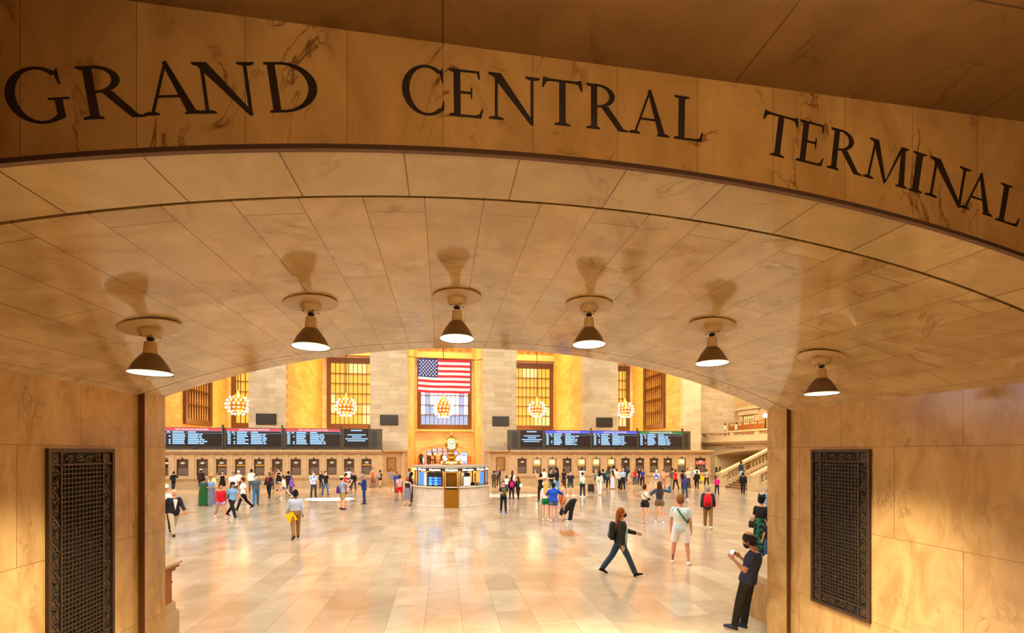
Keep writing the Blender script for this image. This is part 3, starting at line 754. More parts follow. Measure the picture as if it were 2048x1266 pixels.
def office(side, x0, x1, pxs, lits, yell, splay):
    root = empty('ticket_office', ((x0 + x1) / 2, YTK, 0)); ox = root.location.x
    root.location = (0, 0, 0)
    b = MB(); b.box(x0, x1, YTK + .25, YP - .02, 0, CH)          # body behind the windows
    z0, z1 = atY(600, 950, YTK).z, atY(600, 918, YTK).z
    holes = sorted((atY(a, 930, YTK).x, atY(c, 930, YTK).x) for a, c in pxs)
    e = x0
    for a, c in holes:
        a_ = max(a, x0 + .02)
        b.box(e, a_, YTK - .02, YTK + .25, 0, CH); b.box(a_, c, YTK - .02, YTK + .25, 0, z0); b.box(a_, c, YTK - .02, YTK + .25, z1, CH); e = c
    b.box(e, x1, YTK - .02, YTK + .25, 0, CH)
    moulding(b, x0, x1)
    for i in range(len(holes) - 1):                               # pilaster strips between the windows
        m = (holes[i][1] + holes[i + 1][0]) / 2
        if holes[i + 1][0] - holes[i][1] < 1.6:
            b.box(m - .16, m + .16, YTK - .07, YTK - .02, .84, CH - .36); b.box(m - .2, m + .2, YTK - .09, YTK - .02, CH - .5, CH - .36)
    # splayed end towards the central bay
    sgn = 1 if side == 'left' else -1
    xe = x1 if side == 'left' else x0
    P = [(xe, YTK - .02), (xe + sgn * 1.35, YTK + 1.7), (xe + sgn * 1.35, YP - .02), (xe, YP - .02)]
    b.prism(P, 0, CH, lambda a, c, d: (a, c, d))
    P2 = [(xe, YTK - .42), (xe + sgn * .2, YTK - .42), (xe + sgn * 1.75, YTK + 1.55), (xe + sgn * 1.75, YP - .02), (xe, YP - .02)]
    b.prism(P2, CH - .14, CH, lambda a, c, d: (a, c, d))
    b.tube([(xe + sgn * 1.45, YTK + 1.9, 0), (xe + sgn * 1.45, YTK + 1.9, CH - .14)], .28, 16)
    b.build('stone_front', M_buff, root)
    wi = 0
    for a, c in holes:
        a = max(a, x0 + .02)
        lit = wi in lits; yl = wi in yell
        w = empty('ticket_window', ((a + c) / 2, YTK + .12, z0)); w.parent = root
        hw, hh = (c - a) / 2, z1 - z0
        b = MB(); t = .06
        b.box(-hw, -hw + t, -.08, .06, 0, hh); b.box(hw - t, hw, -.08, .06, 0, hh); b.box(-hw + t, hw - t, -.08, .06, hh - t, hh); b.box(-hw + t, hw - t, -.08, .06, 0, t); b.box(-hw + t, hw - t, -.06, .05, hh * .52, hh * .56)
        b.box(-.07, .07, -.16, -.06, hh - .02, hh + .12)
        b.build('bronze_frame', M_frame, w)
        b = MB(); b.box(-hw + t, hw - t, .02, .05, t, hh - t); b.build('glass', M_tlit if lit else M_tin, w)
        b = MB(); b.box(-hw + t, hw - t, -.02, .015, t, hh * .48); b.build('grille_panel', M_blind, w)
        if yl: b = MB(); b.box(-hw + t + .02, hw - t - .02, -.03, .0, hh * .57, hh * .66); b.build('notice', M_yblind, w)
        b = MB(); b.lathe([(0, .0), (.09, .03), (.16, .09), (.15, .14), (.05, .2), (0, .2)], (0.03, -.12, hh - .42), seg=14); b.build('lamp_globe', M_tlamp if lit else M_tlampoff, w, smooth=True)
        wi += 1
    return root
pl = [(329, 337), (353, 377), (393, 416), (432, 454), (470, 491), (508, 529), (544, 565), (581, 602), (617.5, 638.5), (653.5, 673.5), (688, 708.5), (723, 743)]
pr = [(1035, 1053), (1065.5, 1083), (1096, 1113), (1125.5, 1143), (1155, 1172), (1184.5, 1201), (1215, 1231), (1242.6, 1259.4), (1271, 1288), (1299.4, 1316), (1327, 1344), (1355, 1372), (1390, 1411)]
offL = office('left', xlf0, xlf1, pl, (), (3, 4, 5, 11), True)
tag(offL, 'long stone ticket office under the red headed departure boards', 'ticket office')
offR = office('right', xrf0, xrf1, pr, (1, 2, 4, 5, 6, 11), (), True)
tag(offR, 'stone ticket office with lamp lit windows under the blue and green boards', 'ticket office')
cxr = atY(1210, 908, YTK).x
textmesh('INFORMATION AND TICKETS', .25, 'inscription', plain('engraved_stone', rgb(128, 92, 58), .7), offR, Matrix.Translation((cxr, YTK - .15, CH - .36 + .02)) @ FRONT, xs=.98)
# exit door panel at the right end
b = MB(); a, c = atY(1392, 930, YTK).x, atY(1409, 930, YTK).x; b.box(a, c, YTK - .03, YTK, 1.7, 2.0); b.build('lit_sign', glow('red_lit_sign', (1, .1, .08), 1.5), offR)
# glazed doors in the splayed corners
for off, px0, px1, sg in ((offL, 769, 791, 1), (offR, 990, 1011, -1)):
    x = (xlf1 + .62) if sg > 0 else (xrf0 - .62)
    d = empty('corner_window', (x, YTK + .72, 0)); d.parent = off; d.rotation_euler = (0, 0, sg * math.atan2(1.72, 1.35))
    z0, z1 = 1.25, 2.4
    b = MB(); b.box(-.5, -.42, -.08, .04, z0, z1); b.box(.42, .5, -.08, .04, z0, z1); b.box(-.42, .42, -.08, .04, z1 - .08, z1); b.box(-.42, .42, -.08, .04, z0, z0 + .08); b.build('bronze_frame', M_brassd, d)
    b = MB(); b.box(-.42, .42, -.05, .02, z0 + .08, z1 - .08); b.build('glass', plain('grey_glass', rgb(150, 122, 86), .2), d)

# ---------------------------------------------------------------- departure boards
M_cab = plain('board_cabinet', rgb(74, 68, 54), .5, .2)
M_cabd = plain('board_dark_panel', rgb(44, 40, 30), .45)
M_scr = plain('board_screen', rgb(40, 32, 34), .25)
M_txt = glow('board_lit_rows', (.36, .66, 1.0), 1.0)
M_wtx = glow('board_header_text', (1.0, .86, .95), 1.0)
YB_ = YTK + .35
def board(side, x0, x1, screens, ends, label):
    zt_, zb_ = atY(600, 856.5, YB_).z, CH + .0
    a0, a1 = atY(x0, 870, YB_).x, atY(x1, 870, YB_).x
    root = empty('departure_board', ((a0 + a1) / 2, YB_, CH)); ox = root.location.x; Hh = zt_ - zb_
    tag(root, label, 'departure board')
    b = MB(); b.box(a0 - ox, a1 - ox, 0, .5, 0, Hh); b.build('cabinet', M_cab, root)
    for s0, s1, kind, head in screens:
        p, q = atY(s0, 870, YB_).x - ox, atY(s1, 870, YB_).x - ox
        sc = empty('screen', ((p + q) / 2, 0, 0)); sc.parent = root; w = (q - p) / 2
        b = MB(); b.box(-w, w, -.05, -.001, .26, Hh - .04); b.build('display_panel', M_scr, sc)
        b = MB(); b.box(-w - .05, w + .05, -.04, -.001, 0, .07); b.box(-w - .05, w + .05, -.07, -.001, .22, .26); b.box(w, w + .09, -.12, -.001, 0, Hh + .06); b.build('post', M_cab, sc)
        b = MB(); b.box(w - .02, w + .12, -.12, .02, Hh + .06, Hh + .22); b.box(-.1 + w * .1, w * .1 + .1, -.1, 0, .02, .2); b.build('bracket', M_cabd, sc)
        rn = random.Random(int(s0)); rh = .052
        if kind == 'info':
            b = MB(); b.box(-w * .45, w * .45, -.06, -.051, Hh - .2, Hh - .1)
            for k, (u0, u1) in enumerate(((-.72, .75), (-.35, .4), (-.9, .92), (-.72, .72))):
                z = Hh - .52 - k * .16; b.box(u0 * w, u1 * w, -.06, -.051, z - .045, z + .045)
            b.build('lit_text_row', M_txt, sc)
            continue
        col = {'red': (.9, .03, .06), 'blue': (.07, .07, .9), 'green': (.0, .42, .03)}[kind]
        b = MB(); b.box(-w, w, -.06, -.051, Hh - .26, Hh - .05); b.build('header_bar', glow('board_header_' + kind, col, 1.0 if kind != 'green' else .5), sc)
        textmesh(head, .19, 'header_text', M_wtx, sc, Matrix.Translation((0, -.063, Hh - .155)) @ FRONT, xs=min(1.15, 2 * w * .62 / (len(head) * .125)))
        b = MB()
        zr = Hh - .36
        b.box(-w + .02, w - .02, -.06, -.051, zr + .075, zr + .09); b.box(-w + .02, w - .02, -.06, -.051, zr - .09, zr - .075); b.box(w - .035, w - .02, -.06, -.051, zr - .09, zr + .09)
        for u0, u1 in ((-.97, -.86), (-.80, -.70), (-.62, -.26), (-.12, .14)): b.box(u0 * w, u1 * w, -.06, -.051, zr - .05, zr + .05)
        for k in range(6):
            z = zr - .18 - k * .142
            if z < .34: break
            b.box(-.95 * w, -.84 * w, -.06, -.051, z - rh, z + rh)
            if rn.random() < .5: b.box(-.74 * w, -.68 * w, -.06, -.051, z - rh, z + rh)
            e1 = -.62 + rn.uniform(.28, .42); b.box(-.62 * w, e1 * w, -.06, -.051, z - rh, z + rh)
            e2 = rn.uniform(.18, .34); b.box(-.12 * w, e2 * w, -.06, -.051, z - rh, z + rh); b.box((e2 + .03) * w, (e2 + rn.uniform(.1, .2)) * w, -.06, -.051, z - rh, z + rh)
        b.build('lit_text_row', M_txt, sc)
    for s0, s1 in ends:
        p, q = atY(s0, 870, YB_).x - ox, atY(s1, 870, YB_).x - ox
        b = MB(); b.box(p, q, -.03, -.001, .26, Hh - .2); b.build('side_panel', M_cabd, root)
board('left', 316, 763, [(322, 445, 'red', 'NEW HAVEN LINE DEPARTURES'), (453, 564, 'red', 'NEW HAVEN LINE DEPARTURES'), (572, 681, 'red', 'NEW HAVEN LINE DEPARTURES'), (688, 738, 'info', '')], [(744, 754)], 'wide departure board with three red headers left of the flag')
board('right', 1016, 1381, [(1041, 1085, 'info', ''), (1090, 1180, 'blue', 'HARLEM LINE DEPARTURES'), (1185, 1273, 'blue', 'HARLEM LINE DEPARTURES'), (1278, 1363, 'green', 'HUDSON LINE DEPARTURES')], [(1025, 1035), (1369, 1376)], 'wide departure board with two blue headers and a green one')

# ---------------------------------------------------------------- information booth and its clock
bc = atF(903, 1016); bd = Vector((bc.x, bc.y, 0)).normalized()
BR = 2.12
B0 = Vector((bc.x, bc.y, 0)) + bd * BR
face = math.atan2(-bd.x, -bd.y)
booth = empty('information_booth', B0, math.atan2(-bd.x, bd.y) * 1.0)
# local -Y faces the camera
tag(booth, 'round marble information booth with brass door and lit glass counter', 'information booth')
M_bm = marble('booth_marble', rgb(216, 204, 192), rgb(196, 180, 166), rgb(160, 140, 120), rough=.25, vscale=1.6, veinamt=.3)
Z1, Z2, Z3, Z4 = 1.07, 1.84, 2.02, 2.13
b = MB(); b.lathe([(BR + .02, 0), (BR + .02, .1), (BR - .02, .12), (BR - .02, Z1 - .05), (BR - .3, Z1 - .05), (BR - .3, 0)], seg=72, cap=False); b.build('marble_base', M_bm, booth, smooth=True)
b = MB(); b.lathe([(BR - .6, Z1 - .06), (BR + .05, Z1 - .06), (BR + .08, Z1 - .03), (BR + .05, Z1), (BR - .6, Z1)], seg=72, cap=False); b.build('counter_top', M_bm, booth, smooth=True)
b = MB(); b.lathe([(0, Z1 - .2), (BR - .3, Z1 - .2)], seg=48); b.lathe([(0, .02), (BR - .32, .02)], seg=48); b.build('inner_floor', M_buff, booth)
NP = 14
def ang(k): return -PI / 2 + 2 * PI * k / NP
RG = BR - .14
for k in range(NP):
    a = ang(k + .5)
    b = MB(); c = Vector((RG * math.cos(a), RG * math.sin(a), 0)); t = Vector((-math.sin(a), math.cos(a), 0)); r_ = Vector((math.cos(a), math.sin(a), 0))
    b.obox(c + Vector((0, 0, (Z1 + Z3) / 2)), t * .028, r_ * .035, Vector((0, 0, (Z3 - Z1) / 2))); b.build('mullion', M_brassd, booth)
hw = RG * math.tan(PI / NP) - .03
M_clear = newmat('clear_glass')[0]
_b = M_clear.node_tree.nodes['Principled BSDF']; _b.inputs['Transmission Weight'].default_value = 1; _b.inputs['Roughness'].default_value = 0; _b.inputs['IOR'].default_value = 1.05; _b.inputs['Base Color'].default_value = (.98, 1, 1, 1)
M_sign = plain('dark_sign_panel', rgb(18, 26, 18), .35)
M_signt = glow('lit_sign_letters', (1.0, .97, .88), 5.0)
M_poster = {}
for k in range(NP):
    a = ang(k); t = Vector((-math.sin(a), math.cos(a), 0)); r_ = Vector((math.cos(a), math.sin(a), 0)); c = r_ * (RG * math.cos(PI / NP))
    b = MB(); b.obox(c + Vector((0, 0, (Z2 + Z3) / 2)), t * hw, r_ * .03, Vector((0, 0, (Z3 - Z2) / 2 - .01))); sg = b.build('sign_panel', M_sign, booth)
    M = Matrix.Translation(c + r_ * .034 + Vector((0, 0, (Z2 + Z3) / 2))) @ Matrix((( t.x, 0, r_.x, 0), (t.y, 0, r_.y, 0), (0, 1, 0, 0), (0, 0, 0, 1)))
    textmesh('Information', .15, 'sign_letters', M_signt, sg, M, xs=.92)
    if k != 0:
        b = MB(); b.obox(c + Vector((0, 0, (Z1 + Z2) / 2)), t * hw, r_ * .006, Vector((0, 0, (Z2 - Z1) / 2))); b.build('glass_pane', M_clear, booth)
b = MB(); b.lathe([(RG - .1, Z3), (BR - .05, Z3), (BR + .02, Z3 + .03), (BR + .02, Z4 - .03), (BR - .04, Z4), (0, Z4 + .04), (0, Z3 + .02), (RG - .1, Z3 + .0)], seg=72, cap=False); b.build('roof', plain('roof_metal', rgb(168, 158, 146), .35, .3), booth, smooth=True)
# back lining: lit interior drum with notices
b = MB(); b.lathe([(.9, Z1 - .2), (.9, Z3)], seg=36, cap=False); b.build('inner_drum', plain('cream_interior', rgb(236, 214, 168), .6), booth, smooth=True)
def boothbit(name, k, w, z0, z1, mat, rr=RG - .22, off=0.0, d=.02, label=None):
    a = ang(k); t = Vector((-math.sin(a), math.cos(a), 0)); r_ = Vector((math.cos(a), math.sin(a), 0)); c = r_ * rr + t * off
    b = MB(); b.obox(c + Vector((0, 0, (z0 + z1) / 2)), t * w, r_ * d, Vector((0, 0, (z1 - z0) / 2))); return b.build(name, mat, booth, label=label)
boothbit('timetable_screen', -1, hw * .98, Z1 + .02, Z2 - .02, M_scr, RG - .05)
M_bl = glow('booth_screen_blue', (.03, .12, 1.0), 1.6); M_cy = glow('booth_screen_cyan', (.05, .6, 1.0), 1.8)
b = MB(); a = ang(-1); t = Vector((-math.sin(a), math.cos(a), 0)); r_ = Vector((math.cos(a), math.sin(a), 0))
for i, (o_, w_, z_) in enumerate(((0, .36, 1.5), (0, .36, 1.36), (0, .36, 1.22))): b.obox(r_ * (RG - .028) + t * o_ + Vector((0, 0, z_)), t * w_, r_ * .002, Vector((0, 0, .045)))
b.build('lit_screen_band', M_bl, booth)
b = MB()
for o_ in (-.26, .05):
    for z_ in (1.52, 1.4, 1.27, 1.17): b.obox(r_ * (RG - .024) + t * o_ + Vector((0, 0, z_)), t * .08, r_ * .002, Vector((0, 0, .03)))
b.build('lit_screen_column', M_cy, booth)
M_pblue = glow('backlit_blue_poster', (.12, .40, .90), .9); M_pwhite = glow('backlit_white_notice', (1.0, .95, .86), .85)
boothbit('poster', -2, hw * .5, Z1 + .05, Z2 - .05, M_pblue, RG - .08, -.12); boothbit('notice', -2, hw * .45, Z1 + .04, Z2 - .1, M_pwhite, RG - .1, .25)
boothbit('notice', -3, hw * .5, Z1 + .04, Z2 - .04, M_pwhite, RG - .1, .1); boothbit('poster', 3, hw * .9, Z1 + .05, Z2 - .03, M_pblue, RG - .08)
boothbit('poster', 2, hw * .35, Z1 + .08, Z2 - .05, M_pblue, RG - .08, .2); boothbit('notice', 1, hw * .45, Z1 + .03, Z1 + .5, M_pwhite, RG - .12, 0)
boothbit('ticket_printer', 1, .17, Z1 + .5, Z1 + .68, plain('grey_case', rgb(70, 66, 60), .5), RG - .25, 0, .12)
boothbit('leaflet_tray', 2, .3, Z1, Z1 + .07, plain('teal_tray', rgb(90, 140, 130), .5), BR - .2, 0, .1); boothbit('leaflet_tray', 3, .3, Z1, Z1 + .09, plain('red_tray', rgb(140, 50, 46), .5), BR - .2, 0, .1)
# brass door on the camera side
door = empty('door'); door.parent = booth; door.location = (0, -BR - .02, 0)
dw = .375
b = MB(); b.box(-dw, -dw + .06, -.03, .1, 0, Z2); b.box(dw - .06, dw, -.03, .1, 0, Z2); b.box(-dw + .06, dw - .06, -.03, .1, Z2 - .06, Z2); b.box(-dw + .06, dw - .06, -.02, .08, 0, .86)
for x in (-.16, .16): b.box(x - .11, x + .11, -.035, -.021, .3, .76); b.box(x - .08, x + .08, -.045, -.036, .34, .72)
b.box(-dw + .06, dw - .06, -.03, .08, .86, .94); b.build('door_leaf', M_brassd, door)
b = MB(); b.box(-dw + .06, dw - .06, .02, .03, .94, Z2 - .06); b.build('door_glass', M_clear, door)
b = MB(); b.tube([(.24, -.05, .86), (.24, -.05, 1.02)], .015, 8); b.build('door_handle', M_brass, door)
b = MB(); b.box(-.3, .3, .5, .52, .3, Z2 - .02); b.build('inner_panel', M_brassd, door)

clock = empty('booth_clock', B0 + Vector((0, 0, Z4 + .04)), booth.rotation_euler.z)
tag(clock, 'four faced golden clock on top of the round information booth', 'clock')
zz = lambda y: atY(902, y, B0.y).z - (Z4 + .04)
b = MB(); b.lathe([(0, 0), (.62, 0), (.62, .03), (.56, .05), (.56, .16), (.6, .18), (.6, .2), (.42, .24), (.3, .3), (.22, .36), (.2, .42), (.25, .45), (.25, .48), (.17, .54), (.13, .62), (.13, .7), (.2, .76), (.27, .8), (.24, .83), (0, .83)], seg=40); b.build('pedestal', M_brass, clock, smooth=True)
M_cdrum = glow('clock_drum_letters', (1.0, .93, .62), 3.0)
for k in range(4):
    a = k * PI / 2 - PI / 2; r_ = Vector((math.cos(a), math.sin(a), 0)); t = Vector((-math.sin(a), math.cos(a), 0))
    M = Matrix.Translation(r_ * .575 + Vector((0, 0, .105))) @ Matrix(((t.x, 0, r_.x, 0), (t.y, 0, r_.y, 0), (0, 1, 0, 0), (0, 0, 0, 1)))
    textmesh('INFORMATION', .13, 'lit_letters', M_cdrum, clock, M, xs=.75)
    cz = zz(889)
    b = MB(); pf = [(.0, .0), (.32, .0), (.35, .03), (.35, .07), (.3, .085), (.29, .06), (0, .06)]
    v = MB(); v.lathe(pf, seg=36, axis='y')
    Mr = Matrix.Translation(Vector((0, 0, cz)) + r_ * .22) @ Matrix(((t.x, r_.x, 0, 0), (t.y, r_.y, 0, 0), (0, 0, 1, 0), (0, 0, 0, 1)))
    v.v = [tuple(Mr @ Vector(p)) for p in v.v]; v.build('clock_bezel', M_brass, clock, smooth=True)
    v = MB(); v.lathe([(0, .062), (.29, .062), (.28, .075), (0, .085)], seg=36, axis='y'); v.v = [tuple(Mr @ Vector(p)) for p in v.v]
    fc = v.build('clock_face', glow('opal_clock_face', (1.0, .88, .62), .55, (.3, .28, .22)), clock, smooth=True)
    v = MB()
    for q in range(12):
        an = q * PI / 6; v.obox((.235 * math.sin(an), .088, .235 * math.cos(an)), Vector((math.cos(an), 0, -math.sin(an))) * .008, Vector((0, .004, 0)), Vector((math.sin(an), 0, math.cos(an))) * .026)
    v.v = [tuple(Mr @ Vector(p)) for p in v.v]; v.build('hour_mark', M_black, fc)
    v = MB()
    for an, L_ in ((R(300), .13), (R(60), .2)): v.obox((L_ / 2 * math.sin(an), .094, L_ / 2 * math.cos(an)), Vector((math.cos(an), 0, -math.sin(an))) * .008, Vector((0, .004, 0)), Vector((math.sin(an), 0, math.cos(an))) * L_ / 2)
    v.v = [tuple(Mr @ Vector(p)) for p in v.v]; v.build('clock_hand', M_black, fc)
b = MB(); cz = zz(889); b.ball((0, 0, cz), (.3, .3, .36), 24, 16); b.build('clock_case', M_brass, clock, smooth='all')
b = MB(); b.lathe([(0, cz + .28), (.24, cz + .28), (.26, cz + .32), (.16, cz + .4), (.08, cz + .44), (.06, cz + .48), (.1, cz + .54), (.09, cz + .58), (.04, cz + .63), (.03, cz + .68), (0, cz + .72)], seg=24); b.build('finial', M_brass, clock, smooth=True)
for sx in (-1, 1):
    b = MB(); b.tube([(sx * .18, 0, .3), (sx * .3, 0, .26), (sx * .385, 0, .28)], .02, 8); b.build('lamp_arm', M_brass, clock, smooth=True)
    b = MB(); b.ball((sx * .385, -.02, .37), .11, 20, 12); b.build('globe_lamp', glow('opal_globe', (1, .95, .82), 6.0), clock, smooth='all')

# ---------------------------------------------------------------- west end: balcony, wall, stair
XB = 27.4                                          # balcony front
XW = 31.0
ye = YP + 2.45                                     # far end of the balcony
yn = 24.0
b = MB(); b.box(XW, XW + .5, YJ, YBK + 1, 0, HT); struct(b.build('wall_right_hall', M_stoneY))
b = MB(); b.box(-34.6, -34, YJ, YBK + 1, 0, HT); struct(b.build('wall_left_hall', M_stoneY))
b = MB(); b.box(piers[4][1], XW + .5, YP + 2.5, YP + 3, 0, HT); struct(b.build('wall_southwest', M_stone))
zr = atX(1421, 864.8, XB).z; zf = atX(1421, 882, XB).z
bal = empty('balcony', (XB, ye, zf)); tag(bal, 'stone balcony with balustrade above the stair and arched passage', 'balcony')
def L(y): return y - ye
b = MB(); b.box(-.25, XW - XB, L(yn), 0, -.35, .0); b.box(-.4, 0, L(yn), 0, -.18, -.06); b.box(-.1, XW - XB, L(yn), 0, 0, .3); b.build('floor_slab', M_dress, bal)
hR = zr - zf
b = MB(); b.box(-.16, .2, L(yn), 0, hR - .16, hR); b.box(-.08, .14, L(yn), 0, .3, .42)
b.build('top_rail', M_dress, bal)
ypost = [atX(x, 870, XB).y for x in (1420, 1465.5, 1515.5)] + [27.6]
b = None
for y in ypost:
    m = MB(); m.box(-.12, .16, L(y) - .28, L(y) + .28, .3, hR - .14); m.build('post', M_dress, bal)
bmesh_ = None
for y0, y1 in zip(ypost[:-1], ypost[1:]):
    nb = int((y0 - y1 - .5) / .3)
    for k in range(nb):
        y = y1 + .28 + (y0 - y1 - .56) * (k + .5) / nb
        if bmesh_ is None:
            m = MB(); h = hR - .16 - .42; m.lathe([(.06, 0), (.06, .04), (.04, .07), (.075, h * .4), (.045, h * .75), (.06, h - .05), (.06, h)], seg=10); bmesh_ = m.build('baluster', M_dress, bal, smooth=True); o = bmesh_
        else: o = bmesh_.copy(); COL.objects.link(o); o.parent = bal
        o.location = (.02, L(y), .42)
# wall under the balcony with a low segmental arch
yA0, yA1 = atX(1429, 910, XB).y, 29.0
za0, za1 = atX(1429, 911, XB).z, atX(1480, 899.5, XB).z
am_, ah_ = (yA0 + yA1) / 2 - 1.2, (yA0 - yA1) / 2
xs = [yA1 - 2.4 + (yA0 - yA1 + 2.4) * i / 30 for i in range(31)]
ar = lambda y: za0 + (za1 - za0) * max(0, 1 - ((y - (yA0 + yA1 - 2.4) / 2) / ((yA0 - yA1 + 2.4) / 2)) ** 2)
b = MB(); b.strip([(XB + .1, y, ar(y)) for y in xs], [(XB + .1, y, zf - .3) for y in xs], [(XW, y, ar(y)) for y in xs], [(XW, y, zf - .3) for y in xs])
b.box(XB + .1, XW, yA0, ye, 0, zf - .3); o = struct(b.build('wall_under_balcony', M_dress))
tm = textmesh('TO LOWER LEVEL', .3, 'inscription', plain('engraved_stone', rgb(128, 92, 58), .7), o, Matrix.Translation((XB + .09, atX(1468, 898, XB).y, atX(1468, 895.5, XB).z)) @ Matrix(((0, 0, -1, 0), (-1, 0, 0, 0), (0, 1, 0, 0), (0, 0, 0, 1))), xs=1.2)
b = MB(); yy = atX(1449, 930, XW - .3).y; z0 = 0; b.box(XW - .35, XW - .02, yy - .7, yy + .7, 0, atX(1449, 925, XW - .3).z)
o = b.build('ticket_kiosk', M_wood); tag(o, 'brown wooden kiosk panel under the balcony arch', 'kiosk')
# bracketed door with stone lintel on the balcony
dy0, dy1 = atX(1512, 840, XW).y, atX(1487, 840, XW).y
zd0, zd1, zd2 = zf, atX(1487, 831, XW).z, atX(1487, 821, XW).z
door = empty('door_2', (XW, (dy0 + dy1) / 2, zf)); struct(door); w = (dy1 - dy0) / 2
b = MB(); b.box(-.3, 0, -w - .5, w + .5, zd1 - zf, zd2 - zf); b.box(-.45, 0, -w - .8, w + .8, zd2 - zf, zd2 - zf + .3); b.box(-.2, 0, -w - .45, -w, 0, zd1 - zf); b.box(-.2, 0, w, w + .45, 0, zd1 - zf); b.build('stone_surround', M_dress, door)
b = MB(); hd = zd1 - zf; b.box(-.1, 0, -w, w, 0, hd * .6); b.build('door_leaf', M_wood, door)
b = MB(); b.box(-.08, 0, -w + .15, w - .15, hd * .64, hd - .12); b.build('transom_glass', glow('warm_transom', (1, .62, .22), 1.4), door)
b = MB()
for k in range(6): y = -w + .15 + (2 * w - .3) * k / 5; b.box(-.12, -.08, y - .04, y + .04, hd * .6, hd)
b.box(-.12, -.08, -w, w, hd * .8, hd * .8 + .06); b.box(-.12, -.08, -w, w, hd * .6, hd * .64); b.build('transom_bar', M_wood, door)
# orange rail of the restaurant on the balcony
b = MB(); y0_, y1_ = atX(1458, 858, XB + 1.6).y, atX(1531, 852, XB + 1.6).y
zz0 = zf + .3
b.box(-.04, .04, L(y1_), L(y0_), 1.42, 1.5); b.box(-.03, .03, L(y1_), L(y0_), .35, 1.2)
for k in range(6): y = L(y1_) + (y0_ - y1_) * k / 5; b.box(-.05, .05, y - .05, y + .05, 0, 1.5)
o = b.build('wooden_screen_rail', M_wood, None, (XB + 1.6, ye, zz0)); tag(o, 'low orange brown wooden screen rail behind the balcony balustrade', 'rail')
# lamp post on the balustrade
lp = atX(1531, 857, XB + .05)
lamp = empty('globe_lamp_post', (lp.x, lp.y, zr)); tag(lamp, 'slim dark lamp post with glowing white globe on the balcony', 'lamp post')
hgl = atX(1531, 831, XB).z - zr
b = MB(); b.lathe([(.12, 0), (.12, .08), (.05, .14), (.05, hgl - .2), (.1, hgl - .15), (0, hgl - .12)], seg=12); b.build('post', M_bronze, lamp, smooth=True)
b = MB(); b.ball((0, 0, hgl), .2, 14, 10); b.build('globe', glow('opal_globe', (1, .95, .82), 6.0), lamp, smooth='all')

# stair rising to the right
sA = atF(1444, 975); sB = atF(1508, 982)
SX = (sA.x + sB.x) / 2; sy1, sy0 = sA.y, sB.y
st = empty('staircase', (SX, (sy0 + sy1) / 2, 0)); tag(st, 'wide stone staircase with two balustrades rising to the balcony', 'staircase')
hy = (sy1 - sy0) / 2
NS = 15; rise, run = .155, .335
b = MB()
for k in range(NS): b.box(.1 + k * run, .1 + NS * run, -hy, hy, k * rise, (k + 1) * rise)
b.build('steps', plain('worn_step_stone', rgb(116, 88, 62), .6, noise=.2, nscale=5), st)
b = MB()
for k in range(NS): b.box(.085 + k * run, .1 + (k + 1) * run, -hy, hy, (k + 1) * rise - .02, (k + 1) * rise + .012)
b.build('step_nosing', plain('worn_nosing', rgb(160, 128, 94), .5), st)
sl = rise / run
for sgn in (1, -1):
    y0_, y1_ = (hy, hy + .42) if sgn > 0 else (-hy - .42, -hy)
    f = lambda a, c, d: (a, d, c)
    LE = NS * run + .1
    b = MB(); b.prism([(-.1, 0), (LE, 0), (LE, LE * sl + .25), (-.1, .28)], y0_, y1_, f); b.build('string_wall', M_dress, st)
    b = MB(); b.prism([(-.15, 1.02), (LE, LE * sl + 1.02), (LE, LE * sl + 1.22), (-.15, 1.22)], y0_ - .04, y1_ + .04, f); b.box(-.35, .25, y0_ - .06, y1_ + .06, 0, 1.05); b.box(-.4, .28, y0_ - .08, y1_ + .08, 1.05, 1.2)
    b.build('stone_handrail', M_dress, st)
    bs = None
    for k in range(15):
        x = .5 + k * .3
        if k % 7 == 6: continue
        if bs is None:
            m = MB(); m.lathe([(.08, 0), (.08, .06), (.05, .1), (.1, .32), (.055, .6), (.08, .7), (.08, .8)], seg=10); bs = m.build('baluster', M_dress, st, smooth=True); o = bs
        else: o = bs.copy(); COL.objects.link(o); o.parent = st
        o.location = (x, (y0_ + y1_) / 2, .26 + x * sl)
    b = MB(); b.tube([(-.2, (y0_ if sgn > 0 else y1_) - sgn * .12, .86), (LE, (y0_ if sgn > 0 else y1_) - sgn * .12, .86 + LE * sl)], .03, 8); b.build('brass_rail', M_brass, st)
b = MB(); b.tube([(-.3, -hy * .35, 0), (-.3, -hy * .35, .86), (NS * run, -hy * .35, .86 + NS * run * sl)], .028, 8); b.tube([(2, -hy * .35, .3), (2, -hy * .35, .86 + 2 * sl)], .025, 8); b.build('centre_rail', M_brass, st)

